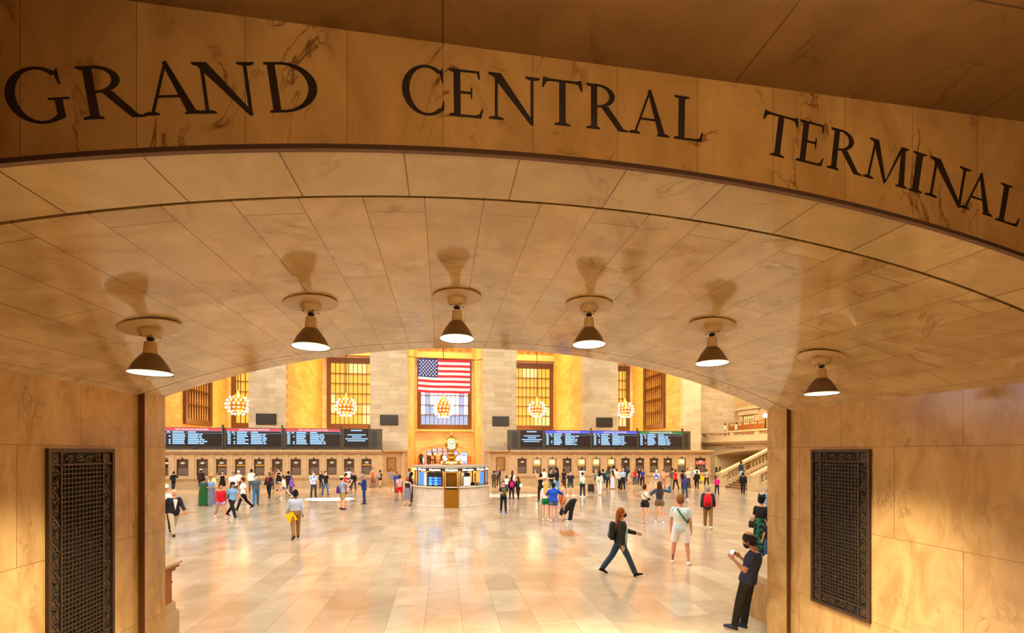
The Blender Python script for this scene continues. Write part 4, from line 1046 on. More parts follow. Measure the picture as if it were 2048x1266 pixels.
# ---------------------------------------------------------------- stone ends beside the arch
def stone_left():
    Yf, Yn = 7.02, 6.3
    p = atY(364.5, 1120, Yf); zt2 = p.z; x1 = p.x
    root = empty('panelled_pier', (XLj, (Yf + Yn) / 2, 0)); tag(root, 'low pier of brown panelled wood with pale stone cap left of the arch', 'pier')
    W = x1 - XLj; d = (Yf - Yn) / 2
    zb2 = atY(352, 1206, Yf - .1).z
    def slab(name, i, z0, z1, mat):                # chamfered plan drawn in by i
        b = MB(); b.prism([(-1.6, -d + i), (W - i, -d + i), (W - i, d - i * .4), (W - .55 - i * .4, d + .55 - i), (-1.6, d + .55 - i)], z0, z1, lambda a_, c_, e_: (a_, c_, e_)); return b.build(name, mat, root)
    slab('stone_cap', 0, zt2 - .035, zt2, M_dress)
    slab('cornice', .03, zt2 - .08, zt2 - .035, M_wood); slab('cornice', .07, zt2 - .13, zt2 - .08, M_wood)
    slab('wood_body', .11, zb2, zt2 - .13, M_wood); slab('moulding', .10, zt2 - .31, zt2 - .285, M_wood)
    b = MB(); b.box(W - .11, W - .105, -d + .25, d - .2, zb2 + .06, zt2 - .42); b.build('sunk_panel', plain('dark_oak_panel', rgb(110, 54, 14), .5), root)
    slab('stone_plinth', .07, zb2 - .12, zb2, M_dress); slab('stone_plinth', .03, 0, zb2 - .12, M_dress)
stone_left()
def stone_right():
    x0 = atY(1497, 1150, 7.0).x
    yn_, yf_ = YX + .02, 7.2
    root = empty('stone_bench_end', (XRj, (yn_ + yf_) / 2, 0)); tag(root, 'cream stone bench end with curved top beside the right jamb', 'bench end')
    ox, oy = root.location.x, root.location.y
    d = (yf_ - yn_) / 2
    W0 = atY(1497, 1160, yf_).x - ox; zt3 = atY(1499, 1152, yf_ - .3).z
    b = MB(); b.box(W0, W0 + 1.2, -d, d, 0, zt3 - .12); b.build('stone_body', M_wall, root)
    b = MB(); b.box(W0 - .03, W0 + 1.2, -d, d, zt3 - .06, zt3); b.box(W0 - .012, W0 + 1.2, -d, d, zt3 - .12, zt3 - .06); b.build('cap_moulding', M_dress, root)
    pts = [(W0 + .05, zt3)]
    for k in range(11):
        q = k / 10; pts.append((W0 + .05 + .26 * q, zt3 + .29 * (q * q * (3 - 2 * q))))
    pts += [(W0 + 1.2, zt3 + .29), (W0 + 1.2, zt3)]
    b = MB(); b.prism(pts, -d + .05, d - .05, lambda a, c, e: (a, e, c)); b.build('scroll_end', M_dress, root)
stone_right()
# ================================================================ PEOPLE
SKIN = {'l': plain('skin_light', rgb(226, 172, 140), .6), 'm': plain('skin_tan', rgb(196, 136, 98), .6), 'd': plain('skin_brown', rgb(112, 70, 46), .6), 'p': plain('skin_pink', rgb(232, 164, 138), .6)}
M_eye = plain('dark_eye', rgb(30, 20, 16), .3)
M_lip = plain('lip_tone', rgb(150, 70, 62), .5)
HAIR = {'b': (26, 20, 18), 'br': (74, 44, 24), 'rd': (150, 78, 34), 'bl': (206, 160, 84), 'g': (150, 142, 134), 'w': (226, 220, 212), 'lb': (136, 92, 52)}
TODO = []                                         # meshes waiting for their remesh to be applied
V3 = Vector
def rem(o, vox, sm=2):
    m = o.modifiers.new('skin', 'REMESH'); m.mode = 'VOXEL'; m.voxel_size = vox; m.use_smooth_shade = True
    s_ = o.modifiers.new('soft', 'SMOOTH'); s_.iterations = sm; s_.factor = .5
    TODO.append(o)
POSES = {   # legs: (hip, knee) left / right, degrees forward;  arms: (forward, outward, elbow, inward)
 'stand': dict(legs=((1, 2), (-1, 2)), sp=3.5, armL=(4, 9, 12, .0), armR=(4, 9, 12, .0)),
 'wide': dict(legs=((2, 2), (-2, 2)), sp=9, armL=(4, 10, 14, .0), armR=(4, 10, 14, .0)),
 'walk': dict(legs=((24, 6), (-20, 22)), sp=2, armL=(-22, 8, 16, 0), armR=(24, 8, 28, 0), lean=3),
 'walk2': dict(legs=((-20, 24), (25, 6)), sp=2, armL=(26, 8, 26, 0), armR=(-20, 8, 14, 0), lean=3),
 'stride': dict(legs=((-26, 10), (27, 4)), sp=2, armL=(36, 10, 40, .0), armR=(-2, 8, 10, .0), lean=4),
 'step': dict(legs=((12, 4), (-12, 14)), sp=2.5, armL=(-10, 9, 14, 0), armR=(12, 9, 20, 0), lean=1),
 'step2': dict(legs=((-12, 16), (12, 4)), sp=2.5, armL=(12, 9, 20, 0), armR=(-10, 9, 14, 0), lean=1),
 'phone': dict(legs=((1, 2), (-2, 3)), sp=4, armL=(22, 10, 88, .35), armR=(22, 10, 88, .35), head=22),
 'photo': dict(legs=((1, 2), (-2, 3)), sp=4, armL=(58, 16, 84, .3), armR=(62, 16, 80, .3), head=-6),
 'hold': dict(legs=((4, 4), (-6, 8)), sp=3, armL=(10, 14, 80, .5), armR=(10, 14, 80, .5)),
 'armup': dict(legs=((2, 3), (-2, 3)), sp=2.5, armL=(20, 60, 70, .3), armR=(158, 12, 4, 0), head=-14),
 'armleft': dict(legs=((2, 3), (-2, 3)), sp=3, armL=(150, 14, 10, 0), armR=(10, 9, 20, 0), head=-8),
 'jacket': dict(legs=((2, 3), (-2, 3)), sp=6, armL=(30, 40, 80, .4), armR=(62, 62, 100, .5), head=-8),
 'point': dict(legs=((2, 3), (-3, 3)), sp=4, armL=(10, 76, 8, 0), armR=(6, 10, 18, 0)),
 'hips': dict(legs=((1, 3), (-1, 3)), sp=5, armL=(-6, 34, 70, .6), armR=(-6, 34, 70, .6)),
 'hug': dict(legs=((-8, 4), (8, 10)), sp=3, armL=(40, 30, 60, .3), armR=(48, 44, 30, .1), lean=8),
 'bend': dict(legs=((14, 6), (12, 4)), sp=3, armL=(20, 4, 10, 0), armR=(24, 4, 12, 0), lean=140, head=6),
 'lean': dict(legs=((15, 5), (7, 1)), sp=2.5, armL=(14, 10, 112, .3), armR=(12, 10, 114, .35), lean=-13, head=36),
 'arms_up': dict(legs=((1, 2), (-1, 2)), sp=3, armL=(60, 40, 120, .2), armR=(60, 40, 120, .2)),
 'elbow': dict(legs=((10, 4), (-10, 14)), sp=3, armL=(-10, 20, 60, .3), armR=(34, 16, 70, .2), lean=6),
 'run': dict(legs=((30, 40), (-24, 20)), sp=2, armL=(-30, 14, 70, 0), armR=(50, 12, 50, 0), lean=10),
}
def person(x, foot, top, face, pose, skin='l', hair=('b', 'short'), topc=None, tp='tee', bot=None, bt='pants', shoe=(40, 36, 34), label='', sex='m', w=1.0,
           cap=None, mask=None, z=0.0, legskin=None, pat=None, bpat=None, vox=None, mirror=False, head=None, shoes2=None, hem=None, Hm=None, lean=None, onY=None):
    if onY is None: P = atF(x, foot, z)
    else: P = V3((atY(x, foot, onY).x, onY, z))
    if z == 0 and P.y > 37.8: P = V3((atY(x, foot, 37.8).x, 37.8 - (x % 3) * .1, 0))   # stands clear of the ticket counters
    a, b_, v = ray(x, foot); k = F * b_ / P.y                # pixels per metre there
    p = dict(POSES[pose]); face = face + math.degrees(math.atan2(P.x, P.y))     # turned as seen from the arch
    if head is not None: p['head'] = head
    if lean is not None: p['lean'] = lean
    hgt = Hm or min(1.95, atY(x, top, P.y).z - z)
    bend = {'bend': 1.0}.get(pose, 1.0)
    U = hgt
    if mirror:
        p['armL'], p['armR'] = p['armR'], p['armL']; p['legs'] = (p['legs'][1], p['legs'][0])
    if vox is None: vox = max(.011, min(.022, .62 / k))
    near = k > 60
    ln = R(p.get('lean', 0)); up = V3((0, math.sin(ln), math.cos(ln))); fr = V3((0, math.cos(ln), -math.sin(ln))); sx = V3((1, 0, 0))
    pel = V3((0, 0, .525))
    legs = []
    for s, (h, kn) in ((-1, p['legs'][0]), (1, p['legs'][1])):
        h, kn = R(h), R(kn); sp = math.tan(R(p['sp']))
        hip = pel + V3((s * .05, 0, 0))
        d1 = V3((s * sp, math.sin(h), -math.cos(h))).normalized(); kne = hip + d1 * .245
        d2 = V3((s * sp * .6, math.sin(h - kn), -math.cos(h - kn))).normalized(); ank = kne + d2 * .242
        pit = max(-.5, min(.45, (h - kn)))                    # foot pitch follows the shank a little
        fd = V3((s * .18, math.cos(pit * .8), math.sin(pit * .8))).normalized()
        legs.append((s, hip, kne, ank, fd))
    zmin = min(min(l[3].z - .036, (l[3] + l[4] * .1).z - .03) for l in legs)
    dz = V3((0, 0, -zmin)); pel += dz; legs = [(s, h + dz, kk + dz, a_ + dz, f_) for s, h, kk, a_, f_ in legs]
    if pose in ('bend',): pass
    nb = pel + up * .295
    arms = []
    for s, (f_, ab, el, inn) in ((-1, p['armL']), (1, p['armR'])):
        f_, ab, el = R(f_), R(ab), R(el)
        sh = pel + up * .262 + sx * (s * .099 * (1.0 if sex == 'm' else .9) * (w ** .4))
        base = -V3((0, math.sin(ln * .5), math.cos(ln * .5))) if abs(ln) < .6 else V3((0, 0, -1))
        bf = V3((0, 1, 0))
        d1 = (base * (math.cos(f_) * math.cos(ab)) + bf * math.sin(f_) * math.cos(ab) + sx * (s * math.sin(ab))).normalized()
        elb = sh + d1 * .163
        d2 = (base * math.cos(f_ + el) * math.cos(ab * .4) + bf * math.sin(f_ + el) * math.cos(ab * .4) + sx * (s * (math.sin(ab * .4) - inn))).normalized()
        arms.append((s, sh, elb, elb + d2 * .142, d2))
    ht = R(p.get('head', 4)) + ln * (.9 if abs(ln) > .6 else .3)
    hu = V3((0, math.sin(ht), math.cos(ht))); hf = V3((0, math.cos(ht), -math.sin(ht)))
    hc = nb + hu * .108
    HR = (.0475, .058, .067)
    Mh = Matrix((sx, hf, hu)).transposed()
    S_ = lambda q: q * U
    tw = {'m': (1.0, .98, 1.0), 'f': (1.02, .84, .9)}[sex]
    def torso(b, t0, t1, g=0.0, flare=0.0):
        prof_ = [(-.055, .060, .05), (-.03, .083 * tw[0], .060), (.0, .089 * tw[0], .064), (.05, .083 * tw[1] * 1.02, .058), (.1, .080 * tw[1], .056), (.16, .088 * tw[2], .062), (.21, .096 * tw[2], .064), (.24, .096 * tw[2], .057), (.262, .080 * tw[2], .048), (.28, .056, .040), (.297, .034, .032)]
        rs = []
        def ev(t):
            for (a0, r0, q0), (a1, r1, q1) in zip(prof_, prof_[1:]):
                if t <= a1 + 1e-9: u_ = max(0, (t - a0) / (a1 - a0)); return r0 + (r1 - r0) * u_, q0 + (q1 - q0) * u_
            return prof_[-1][1], prof_[-1][2]
        n = 10
        for i in range(n + 1):
            t = t0 + (t1 - t0) * i / n; r0, q0 = ev(t)
            e_ = g + flare * max(0, (.1 - t) / .2)
            ww = w if t < .24 else 1 + (w - 1) * .5
            if abs(ln) > .9:
                q_ = (t + .05) / .34; ang_ = ln * min(1, max(0, q_ * 1.8)); u2 = V3((0, math.sin(ang_), math.cos(ang_))); f2 = V3((0, math.cos(ang_), -math.sin(ang_)))
                c = pel + u2 * t * .4 + up * t * .6
            else: c, f2 = pel + up * t, fr
            rs.append((S_(c), S_(sx * (r0 * ww + e_)), S_(f2 * (q0 * ww + e_))))
        b.rings(rs, 18)
    def limb(b, p0, p1, r0, r1, g=0.0, f0=0.0, f1=1.0, bulge=0.0):
        a0 = p0 + (p1 - p0) * f0; a1 = p0 + (p1 - p0) * f1; n = 7
        pts = []; rr = []
        for i in range(n + 1):
            t = i / n; q = f0 + (f1 - f0) * t
            pts.append(S_(a0 + (a1 - a0) * t)); rr.append(U * (r0 + (r1 - r0) * q + bulge * math.sin(min(1, q * 1.5) * PI) + g))
        b.tube(pts, rr, 10)
    # ---- body
    b = MB(); torso(b, -.055, .295)
    b.tube([S_(nb - up * .03), S_(nb + hu * .02), S_(nb + hu * .06)], [U * .034, U * .029, U * .030], 10)
    b.ball(S_(hc), tuple(S_(r) for r in HR), 18, 12, rot=Mh)
    b.ball(S_(hc + hf * .018 - hu * .03), tuple(S_(r) for r in (.036, .04, .036)), 12, 8, rot=Mh)
    b.tube([S_(hc + hf * .055 + hu * .012), S_(hc + hf * .068 - hu * .012), S_(hc + hf * .057 - hu * .017)], [U * .006, U * .0095, U * .006], 8)
    for s in (-1, 1): b.ball(S_(hc + sx * (s * .048) - hf * .004 - hu * .004), tuple(S_(r) for r in (.006, .011, .017)), 8, 6, rot=Mh)
    for s, sh, el, wr, d2 in arms:
        b.ball(S_(sh - sx * (s * .006)), U * .031 * w ** .5, 10, 8)
        limb(b, sh, el, .0275 * w ** .5, .0225); b.ball(S_(el), U * .0228, 8, 6)
        limb(b, el, wr, .0235, .0155, bulge=.002)
        side = sx * s; pn = d2.cross(V3((0, 0, 1))); pn = pn.normalized() if pn.length > .2 else V3((1, 0, 0))
        pn = side - d2 * side.dot(d2); pn = pn.normalized() if pn.length > .3 else d2.orthogonal().normalized()
        ac = d2.cross(pn)                                     # across the knuckles
        hm = wr + d2 * .026
        b.tube([S_(wr - d2 * .006), S_(wr + d2 * .02), S_(wr + d2 * .05)], [U * .0145, U * .022, U * .021], 10, flat=.5) if False else b.ball(S_(hm), (U * .0115, U * .022, U * .031), 10, 8, rot=Matrix((pn, ac, d2)).transposed())
        for q, (fo, fl) in enumerate(((-.017, .034), (-.006, .041), (.006, .039), (.016, .030))):
            r0 = wr + d2 * .045 + ac * fo; r1 = r0 + d2 * fl * .55 - pn * .004; r2 = r1 + d2 * fl * .42 - pn * .013
            b.tube([S_(r0), S_(r1), S_(r2)], [U * .0053, U * .0050, U * .0042], 6)
        t0 = wr + d2 * .012 + ac * (-.018 if s > 0 else .018) * (1); sg = -1 if s > 0 else 1
        b.tube([S_(t0), S_(t0 + d2 * .022 + ac * (.012 * sg) - pn * .006), S_(t0 + d2 * .04 + ac * (.012 * sg) - pn * .013)], [U * .0072, U * .006, U * .005], 6)
    for s, hip, kn, an, fd in legs:
        limb(b, hip, kn, .046 * w ** .6, .031); b.ball(S_(kn), U * .031, 10, 8)
        limb(b, kn, an, .031, .0185, bulge=.005)
        b.tube([S_(an + V3((0, -.012, -.016))), S_(an + fd * .05 + V3((0, 0, -.02))), S_(an + fd * .085 + V3((0, 0, -.024)))], [U * .018, U * .017, U * .011], 8)
    body = b.build('person', SKIN[skin], None, (P.x, P.y, z), smooth='all')
    body.rotation_euler = (0, 0, -R(face)); rem(body, vox)
    tag(body, label, 'person', 'people on the concourse')
    # ---- trousers, shorts, skirt or dress
    bm_ = cloth(bot, *(bpat or ())) if bot else None
    if bt in ('pants', 'flare', 'shorts', 'short'):
        b = MB(); torso(b, -.055, .075, .008)
        for s, hip, kn, an, fd in legs:
            if bt in ('pants', 'flare'):
                limb(b, hip, kn, .05 * w ** .6, .037, .006); b.ball(S_(kn), U * .041, 10, 8); limb(b, kn, an, .037, .029 if bt == 'pants' else .034, .005, 0, .96)
            else: limb(b, hip, kn, .053 * w ** .6, .043, .009, 0, .86 if bt == 'shorts' else .45)
        rem(b.build('trousers' if bt in ('pants', 'flare') else 'shorts', bm_, body, smooth='all'), vox)
    elif bt in ('skirt', 'maxi', 'mini', 'dress', 'robe'):
        zl = {'skirt': .24, 'maxi': .03, 'mini': .36, 'dress': .30, 'robe': .035}[bt]
        kc = (legs[0][2] + legs[1][2]) / 2; ac_ = (legs[0][3] + legs[1][3]) / 2
        b = MB(); rs = []
        t_top = .10 if bt not in ('dress', 'robe') else .2
        for i in range(9):
            q = i / 8; zz_ = (pel.z + t_top) * (1 - q) + zl * q
            cy = 0 if zz_ > pel.z else (kc.y * min(1, (pel.z - zz_) / .25))
            spread = abs(legs[0][2].y - legs[1][2].y) * .45 * min(1, max(0, (pel.z - zz_) / .25))
            fl_ = {'skirt': .02, 'maxi': .035, 'mini': .02, 'dress': .03, 'robe': .03}[bt]
            rx = (.082 * tw[1] if zz_ > pel.z + .03 else .094) * w + .012 + fl_ * q; ry = (.064 if zz_ > pel.z + .03 else .072) * w + .010 + fl_ * q + spread
            rs.append((S_(V3((0, cy, zz_))), S_(sx * rx), S_(V3((0, 1, 0)) * ry)))
        b.rings(rs, 20); rem(b.build('skirt' if bt in ('skirt', 'maxi', 'mini') else 'dress', bm_, body, smooth='all'), vox)
    # ---- top
    if topc:
        b = MB()
        lo = hem if hem is not None else {'tee': -.03, 'tank': -.0, 'long': -.03, 'jacket': -.075, 'crop': .1, 'hoodie': -.04, 'tuck': .05, 'robe': -.05}[tp]
        g = {'jacket': .016, 'hoodie': .017, 'tank': .008, 'crop': .008}.get(tp, .0115)
        torso(b, lo, .29 if tp not in ('tank', 'crop') else .262, g, .006 if lo < 0 else 0)
        for s, sh, el, wr, d2 in arms:
            if tp in ('tee', 'tuck'): b.ball(S_(sh - sx * (s * .006)), U * .033 * w ** .5, 10, 8); limb(b, sh, el, .028 * w ** .5, .029, .006, 0, .72)
            elif tp in ('long', 'jacket', 'hoodie', 'robe'):
                b.ball(S_(sh - sx * (s * .010)), U * (.029 + g * .6) * w ** .5, 10, 8); limb(b, sh, el, .029 * w ** .5, .026, g * .6); b.ball(S_(el), U * (.026 + g * .6), 8, 6); limb(b, el, wr, .026, .019, g * .6, 0, .95)
        if tp in ('hoodie',): b.ball(S_(nb + up * .0 - fr * .03), tuple(S_(r) for r in (.05, .035, .04)), 10, 8)
        rem(b.build({'tee': 't_shirt', 'tuck': 'shirt', 'tank': 'tank_top', 'crop': 'crop_top', 'long': 'long_sleeved_shirt', 'jacket': 'jacket', 'hoodie': 'hoodie', 'robe': 'robe_top'}[tp], cloth(topc, *(pat or ())), body, smooth='all'), vox)
        if tp == 'jacket' and shoes2:                          # shirt front under an open jacket
            b = MB(); b.prism([(-.022, .272), (.022, .272), (.036, .24), (.003, .06), (-.003, .06), (-.036, .24)], .060, .0865, lambda a_, c_, d_: S_(pel + up * c_ + sx * a_ + fr * d_)); b.build('shirt_front', cloth(shoes2), body)
    # ---- hair
    hcol = cloth(HAIR[hair[0]]) if hair[0] in HAIR else cloth(hair[0])
    hs = hair[1]
    if hs != 'bald':
        b = MB(); e_ = .007
        if hs == 'fringe':                                     # balding crown with a ring of hair
            for k_ in range(15):
                a_ = R(20 + k_ * 10 + (140 if False else 0)) + PI; a_ = PI * (.02 + .96 * k_ / 14) + PI
                b.ball(S_(hc + sx * (.045 * math.cos(a_)) + hf * (.052 * math.sin(a_) * 1.0) - hu * .006), tuple(S_(r) for r in (.0165, .0165, .036)), 8, 6, rot=Mh)
        else:
            b.ball(S_(hc - hf * .010 + hu * .010), tuple(S_(r) for r in (HR[0] + e_, HR[1] + e_ * .3, HR[2] + e_ * .8)), 16, 10, rot=Mh)
            b.ball(S_(hc - hf * .024 - hu * .012), tuple(S_(r) for r in (HR[0] + e_, HR[1] * .72, HR[2] * .86)), 14, 8, rot=Mh)
        if hs in ('long', 'vlong'):
            L_ = .17 if hs == 'long' else .26; bk = -fr
            pts = [hc - hf * .03 + hu * .03, hc - hf * .052 - hu * .03, nb - fr * .062 - up * .02, nb - fr * .078 - up * (L_ * .5), nb - fr * .078 - up * (L_ * .85)]
            rs = []
            for i, q in enumerate(pts):
                wd = (.05, .056, .062, .058, .026)[i]; dp = (.045, .03, .022, .02, .012)[i]
                rs.append((S_(q), S_(sx * wd), S_((hf if i < 2 else fr) * dp)))
            b.rings(rs, 14)
        elif hs == 'bald_top': pass
        elif hs == 'pony':
            b.tube([S_(hc - hf * .055 + hu * .01), S_(hc - hf * .085 - hu * .02), S_(hc - hf * .08 - hu * .075), S_(hc - hf * .072 - hu * .11)], [U * .018, U * .022, U * .018, U * .008], 8)
        elif hs == 'bun': b.ball(S_(hc - hf * .066 + hu * .03), U * .026, 10, 8)
        elif hs == 'bob': b.ball(S_(hc - hf * .02 - hu * .03), tuple(S_(r) for r in (.062, .052, .05)), 12, 8, rot=Mh)
        elif hs == 'curly':
            rn = random.Random(int(x))
            for k_ in range(26):
                q = V3((rn.gauss(0, 1), rn.gauss(-.35, 1), rn.gauss(.3, 1))).normalized()
                b.ball(S_(hc - hf * .012 + sx * (q.x * .05) + hf * (q.y * .055) + hu * (q.z * .066)), U * .022, 8, 6)
        rem(b.build('hair', hcol, body, smooth='all'), min(vox, .016), 1)
    if hs == 'bald_top':
        b = MB(); b.ball(S_(hc + hu * .037 - hf * .026), tuple(S_(r) for r in (.037, .043, .053)), 14, 10, rot=Mh); b.build('bald_crown', SKIN[skin], body, smooth='all')
    if cap:
        b = MB(); kind, cc = cap
        if kind in ('cap', 'hat'):
            rs = [(S_(hc + hu * (.022 + hh_)), S_(sx * ((HR[0] + .011) * f_)), S_(hf * ((HR[1] + .011) * f_))) for hh_, f_ in ((0, 1), (.02, .97), (.042, .8), (.056, .45), (.06, .1))]
            b.rings(rs, 16)
            if kind == 'cap': b.ball(S_(hc + hu * .024 + hf * .075), tuple(S_(r) for r in (.04, .035, .006)), 12, 6, rot=Mh)
            else: b.rings([(S_(hc + hu * .022), S_(sx * .092), S_(hf * .1)), (S_(hc + hu * .028), S_(sx * .09), S_(hf * .098))], 18)
        elif kind == 'ears':
            b.rings([(S_(hc + hu * (.018 + hh_)), S_(sx * ((HR[0] + .012) * f_)), S_(hf * ((HR[1] + .012) * f_))) for hh_, f_ in ((0, 1), (.03, .95), (.05, .6), (.058, .1))], 14)
            for s in (-1, 1): b.tube([S_(hc + hu * .055 + sx * (s * .035)), S_(hc + hu * .105 + sx * (s * .048))], [U * .024, U * .004], 8)
        elif kind == 'hood':
            b.ball(S_(hc - hf * .012 + hu * .004), tuple(S_(r) for r in (.064, .066, .082)), 14, 10, rot=Mh)
        b.build('cap' if kind == 'cap' else ('hood' if kind == 'hood' else 'hat'), cloth(cc), body, smooth='all')
    if mask:
        b = MB(); b.ball(S_(hc + hf * .038 - hu * .028), tuple(S_(r) for r in (.042, .036, .034)), 12, 8, rot=Mh); b.build('face_mask', cloth(mask), body, smooth='all')
    if k > 30 and not (-80 < ((face + 180) % 360 - 180) < 80):
        b = MB()
        for s in (-1, 1): b.ball(S_(hc + sx * (s * .019) + hf * .0545 + hu * .006), tuple(S_(r) for r in (.0075, .004, .0045)), 8, 6, rot=Mh)
        b.build('eyes', M_eye, body)
        if not mask:
            b = MB(); b.ball(S_(hc + hf * .0545 - hu * .034), tuple(S_(r) for r in (.015, .005, .0045)), 8, 6, rot=Mh); b.build('mouth', M_lip, body)
    # ---- shoes
    for s, hip, kn, an, fd in legs:
        b = MB(); side = V3((fd.y, -fd.x, 0)).normalized(); n_ = side.cross(fd); n_ = n_ if n_.z > 0 else -n_
        rs = []
        for t, wd, hh_ in ((-.034, .012, .012), (-.026, .021, .024), (.0, .022, .03), (.03, .023, .024), (.06, .0255, .018), (.085, .022, .014), (.1, .010, .008)):
            c = an + fd * t - n_ * (.038 - hh_)
            rs.append((S_(c), S_(side * wd), S_(n_ * hh_)))
        b.rings(rs, 12); b.build('shoe', cloth(shoe), body, smooth='all')
    body['_k'] = 0; del body['_k']
    return dict(o=body, U=U, P=P, pel=pel, up=up, fr=fr, nb=nb, hc=hc, arms=arms, legs=legs, face=face, z=z, sx=sx, hf=hf, hu=hu)
def wp(I, v):
    """a point of the figure's own frame in the room"""
    q = Matrix.Rotation(-R(I['face']), 4, 'Z') @ (v * I['U']); return V3((I['P'].x, I['P'].y, I['z'])) + q
def carried(I, name, label, cat, at, rx=0, rz=0, group=None):
    o = empty(name, wp(I, at)); o.rotation_euler = (R(rx), 0, -R(I['face'] + rz)); tag(o, label, cat, group); return o
def backpack(I, c, label, front=False, size=1.0, c2=None):
    s = 1 if front else -1
    at = I['pel'] + I['up'] * .14 + I['fr'] * (s * .115)
    o = carried(I, 'backpack', label, 'backpack', at, 0, 0 if not front else 180, 'backpacks worn by travellers'); q = I['U'] * size
    b = MB(); rs = []
    for t, wd, dp in ((-.13, .05, .03), (-.115, .08, .045), (-.05, .086, .052), (.04, .082, .050), (.1, .066, .042), (.13, .035, .025)): rs.append((V3((0, 0, t)) * q, V3((wd, 0, 0)) * q, V3((0, dp, 0)) * q))
    b.rings(rs, 16); rem(b.build('bag_body', cloth(c), o, smooth='all'), .016)
    b = MB(); b.ball(V3((0, -.045, -.06)) * q, (q * .06, q * .025, q * .05), 12, 8); b.build('front_pocket', cloth(c2 or tuple(max(0, int(v_ * .8)) for v_ in c)), o, smooth='all')
    for s_ in (-1, 1):
        b = MB(); b.tube([V3((s_ * .05, .045, .1)) * q, V3((s_ * .055, .085, .12)) * q, V3((s_ * .06, .15, .09)) * q, V3((s_ * .065, .165, .02)) * q, V3((s_ * .07, .12, -.06)) * q], q * .009, 6); b.build('strap', cloth(c2 or c), o, smooth='all')
    return o
def handbag(I, c, label, at, size=(.09, .045, .07), strap=None, name='handbag', cat='bag'):
    o = carried(I, name, label, cat, at, group='bags carried by travellers'); q = I['U']; a, d, h = size
    b = MB(); b.rings([(V3((0, 0, -h)) * q, V3((a * .85, 0, 0)) * q, V3((0, d * .8, 0)) * q), (V3((0, 0, -h * .8)) * q, V3((a, 0, 0)) * q, V3((0, d, 0)) * q), (V3((0, 0, h * .6)) * q, V3((a * .95, 0, 0)) * q, V3((0, d * .8, 0)) * q), (V3((0, 0, h)) * q, V3((a * .85, 0, 0)) * q, V3((0, d * .4, 0)) * q)], 14)
    b.build('bag_body', cloth(c), o, smooth='all')
    if strap:
        b = MB(); b.tube([(V3(p_) - at) * q for p_ in strap], q * .008, 6, flat=.5); b.build('strap', cloth(c), o, smooth='all')
    else:
        b = MB(); b.tube([V3((a * .5 * math.cos(t * PI / 8), 0, h * .9 + .05 * math.sin(t * PI / 8))) * q for t in range(9)], q * .006, 6); b.build('handle', cloth(c), o, smooth='all')
    return o
def wrist(I, s): return I['arms'][0 if s < 0 else 1][3]

# ---- near figures
A = person(1240, 1150, 1010, 84, 'stride', 'l', ('rd', 'vlong'), (44, 46, 44), 'jacket', (52, 74, 96), 'flare', (44, 40, 38), 'person with long red brown hair and black face mask striding in blue jeans', 'f', 1.04, mask=(40, 30, 30), vox=.009, head=0, hem=-.03)
b = MB(); b.prism([(-.035, .2), (.035, .2), (.06, .1), (.065, -.07), (-.065, -.07), (-.06, .1)], .060, .0925, lambda a, c, d: (A['pel'] + A['up'] * c + A['sx'] * a + A['fr'] * d) * A['U']); b.build('striped_top', cloth((140, 206, 160), (226, 240, 228), 30), A['o'])
backpack(A, (40, 40, 38), 'black backpack worn by the striding person with red brown hair', size=1.0, c2=(90, 86, 82))
B = person(1361, 1128, 988, 6, 'wide', 'p', ('lb', 'short'), (206, 232, 246), 'tee', (244, 240, 244), 'shorts', (244, 240, 236), 'person seen from behind in pale tee and white shorts with green strap', 'm', 1.05, pat=((238, 240, 228), 3.0), vox=.009)
b = MB(); pl_ = B['pel']; u_ = B['up']; f_ = B['fr']; x_ = B['sx']
pts = [pl_ + u_ * .285 - x_ * .04 + f_ * .02, pl_ + u_ * .275 - x_ * .035 - f_ * .062, pl_ + u_ * .2 + x_ * .02 - f_ * .092, pl_ + u_ * .12 + x_ * .078 - f_ * .078, pl_ + u_ * .07 + x_ * .1 - f_ * .0]
o = carried(B, 'sling_bag', 'dark green sling strap across the back of the person in white shorts', 'bag', pts[2]); b.tube([(q - pts[2]) * B['U'] for q in pts], B['U'] * .012, 8, flat=.4); b.build('strap', cloth((40, 120, 92)), o)
b = MB(); b.ball((pl_ + u_ * .1 + x_ * .07 + f_ * .085 - pts[2]) * B['U'], tuple(B['U'] * r for r in (.05, .03, .04)), 12, 8); b.build('pouch', cloth((40, 120, 92)), o, smooth='all')
b = MB(); q = B['legs'][0]; b.tube([B['U'] * (q[2] + (q[3] - q[2]) * t + V3((0, -.022, 0))) for t in (.55, .75, .9)], B['U'] * .0075, 6, flat=.5); b.build('tattoo', cloth((96, 92, 86)), B['o'])

C = person(1496, 1262, 1075, -76, 'lean', 'm', ('b', 'bald_top'), (34, 40, 66), 'tee', (26, 24, 20), 'pants', (48, 52, 66), 'balding person in navy tee leaning on the stone bench end with a phone', 'm', 1.08, vox=.008, Hm=1.60)
b = MB(); hc = C['hc']; b.ball((hc + C['hf'] * .036 - C['hu'] * .03) * C['U'], tuple(C['U'] * r for r in (.042, .036, .034)), 12, 8, rot=Matrix((C['sx'], C['hf'], C['hu'])).transposed()); b.build('face_mask', cloth((24, 22, 24)), C['o'], smooth='all')
mid = (C['arms'][0][3] + C['arms'][1][3]) / 2 + V3((0, .05, .05))
ph = carried(C, 'phone', 'pale lit phone held by the balding person in the navy tee', 'phone', mid, 35, 50)
b = MB(); q = C['U']; b.box(-.042 * q * .5, .042 * q * .5, -.004, .004, -.042 * q, .042 * q); b.build('phone_body', plain('phone_case', rgb(190, 196, 204), .3, .4), ph)
b = MB(); b.box(-.019 * q, .019 * q, -.006, -.0041, -.038 * q, .038 * q); b.build('phone_screen', glow('phone_screen_light', (.7, .82, 1.0), 2.2), ph)

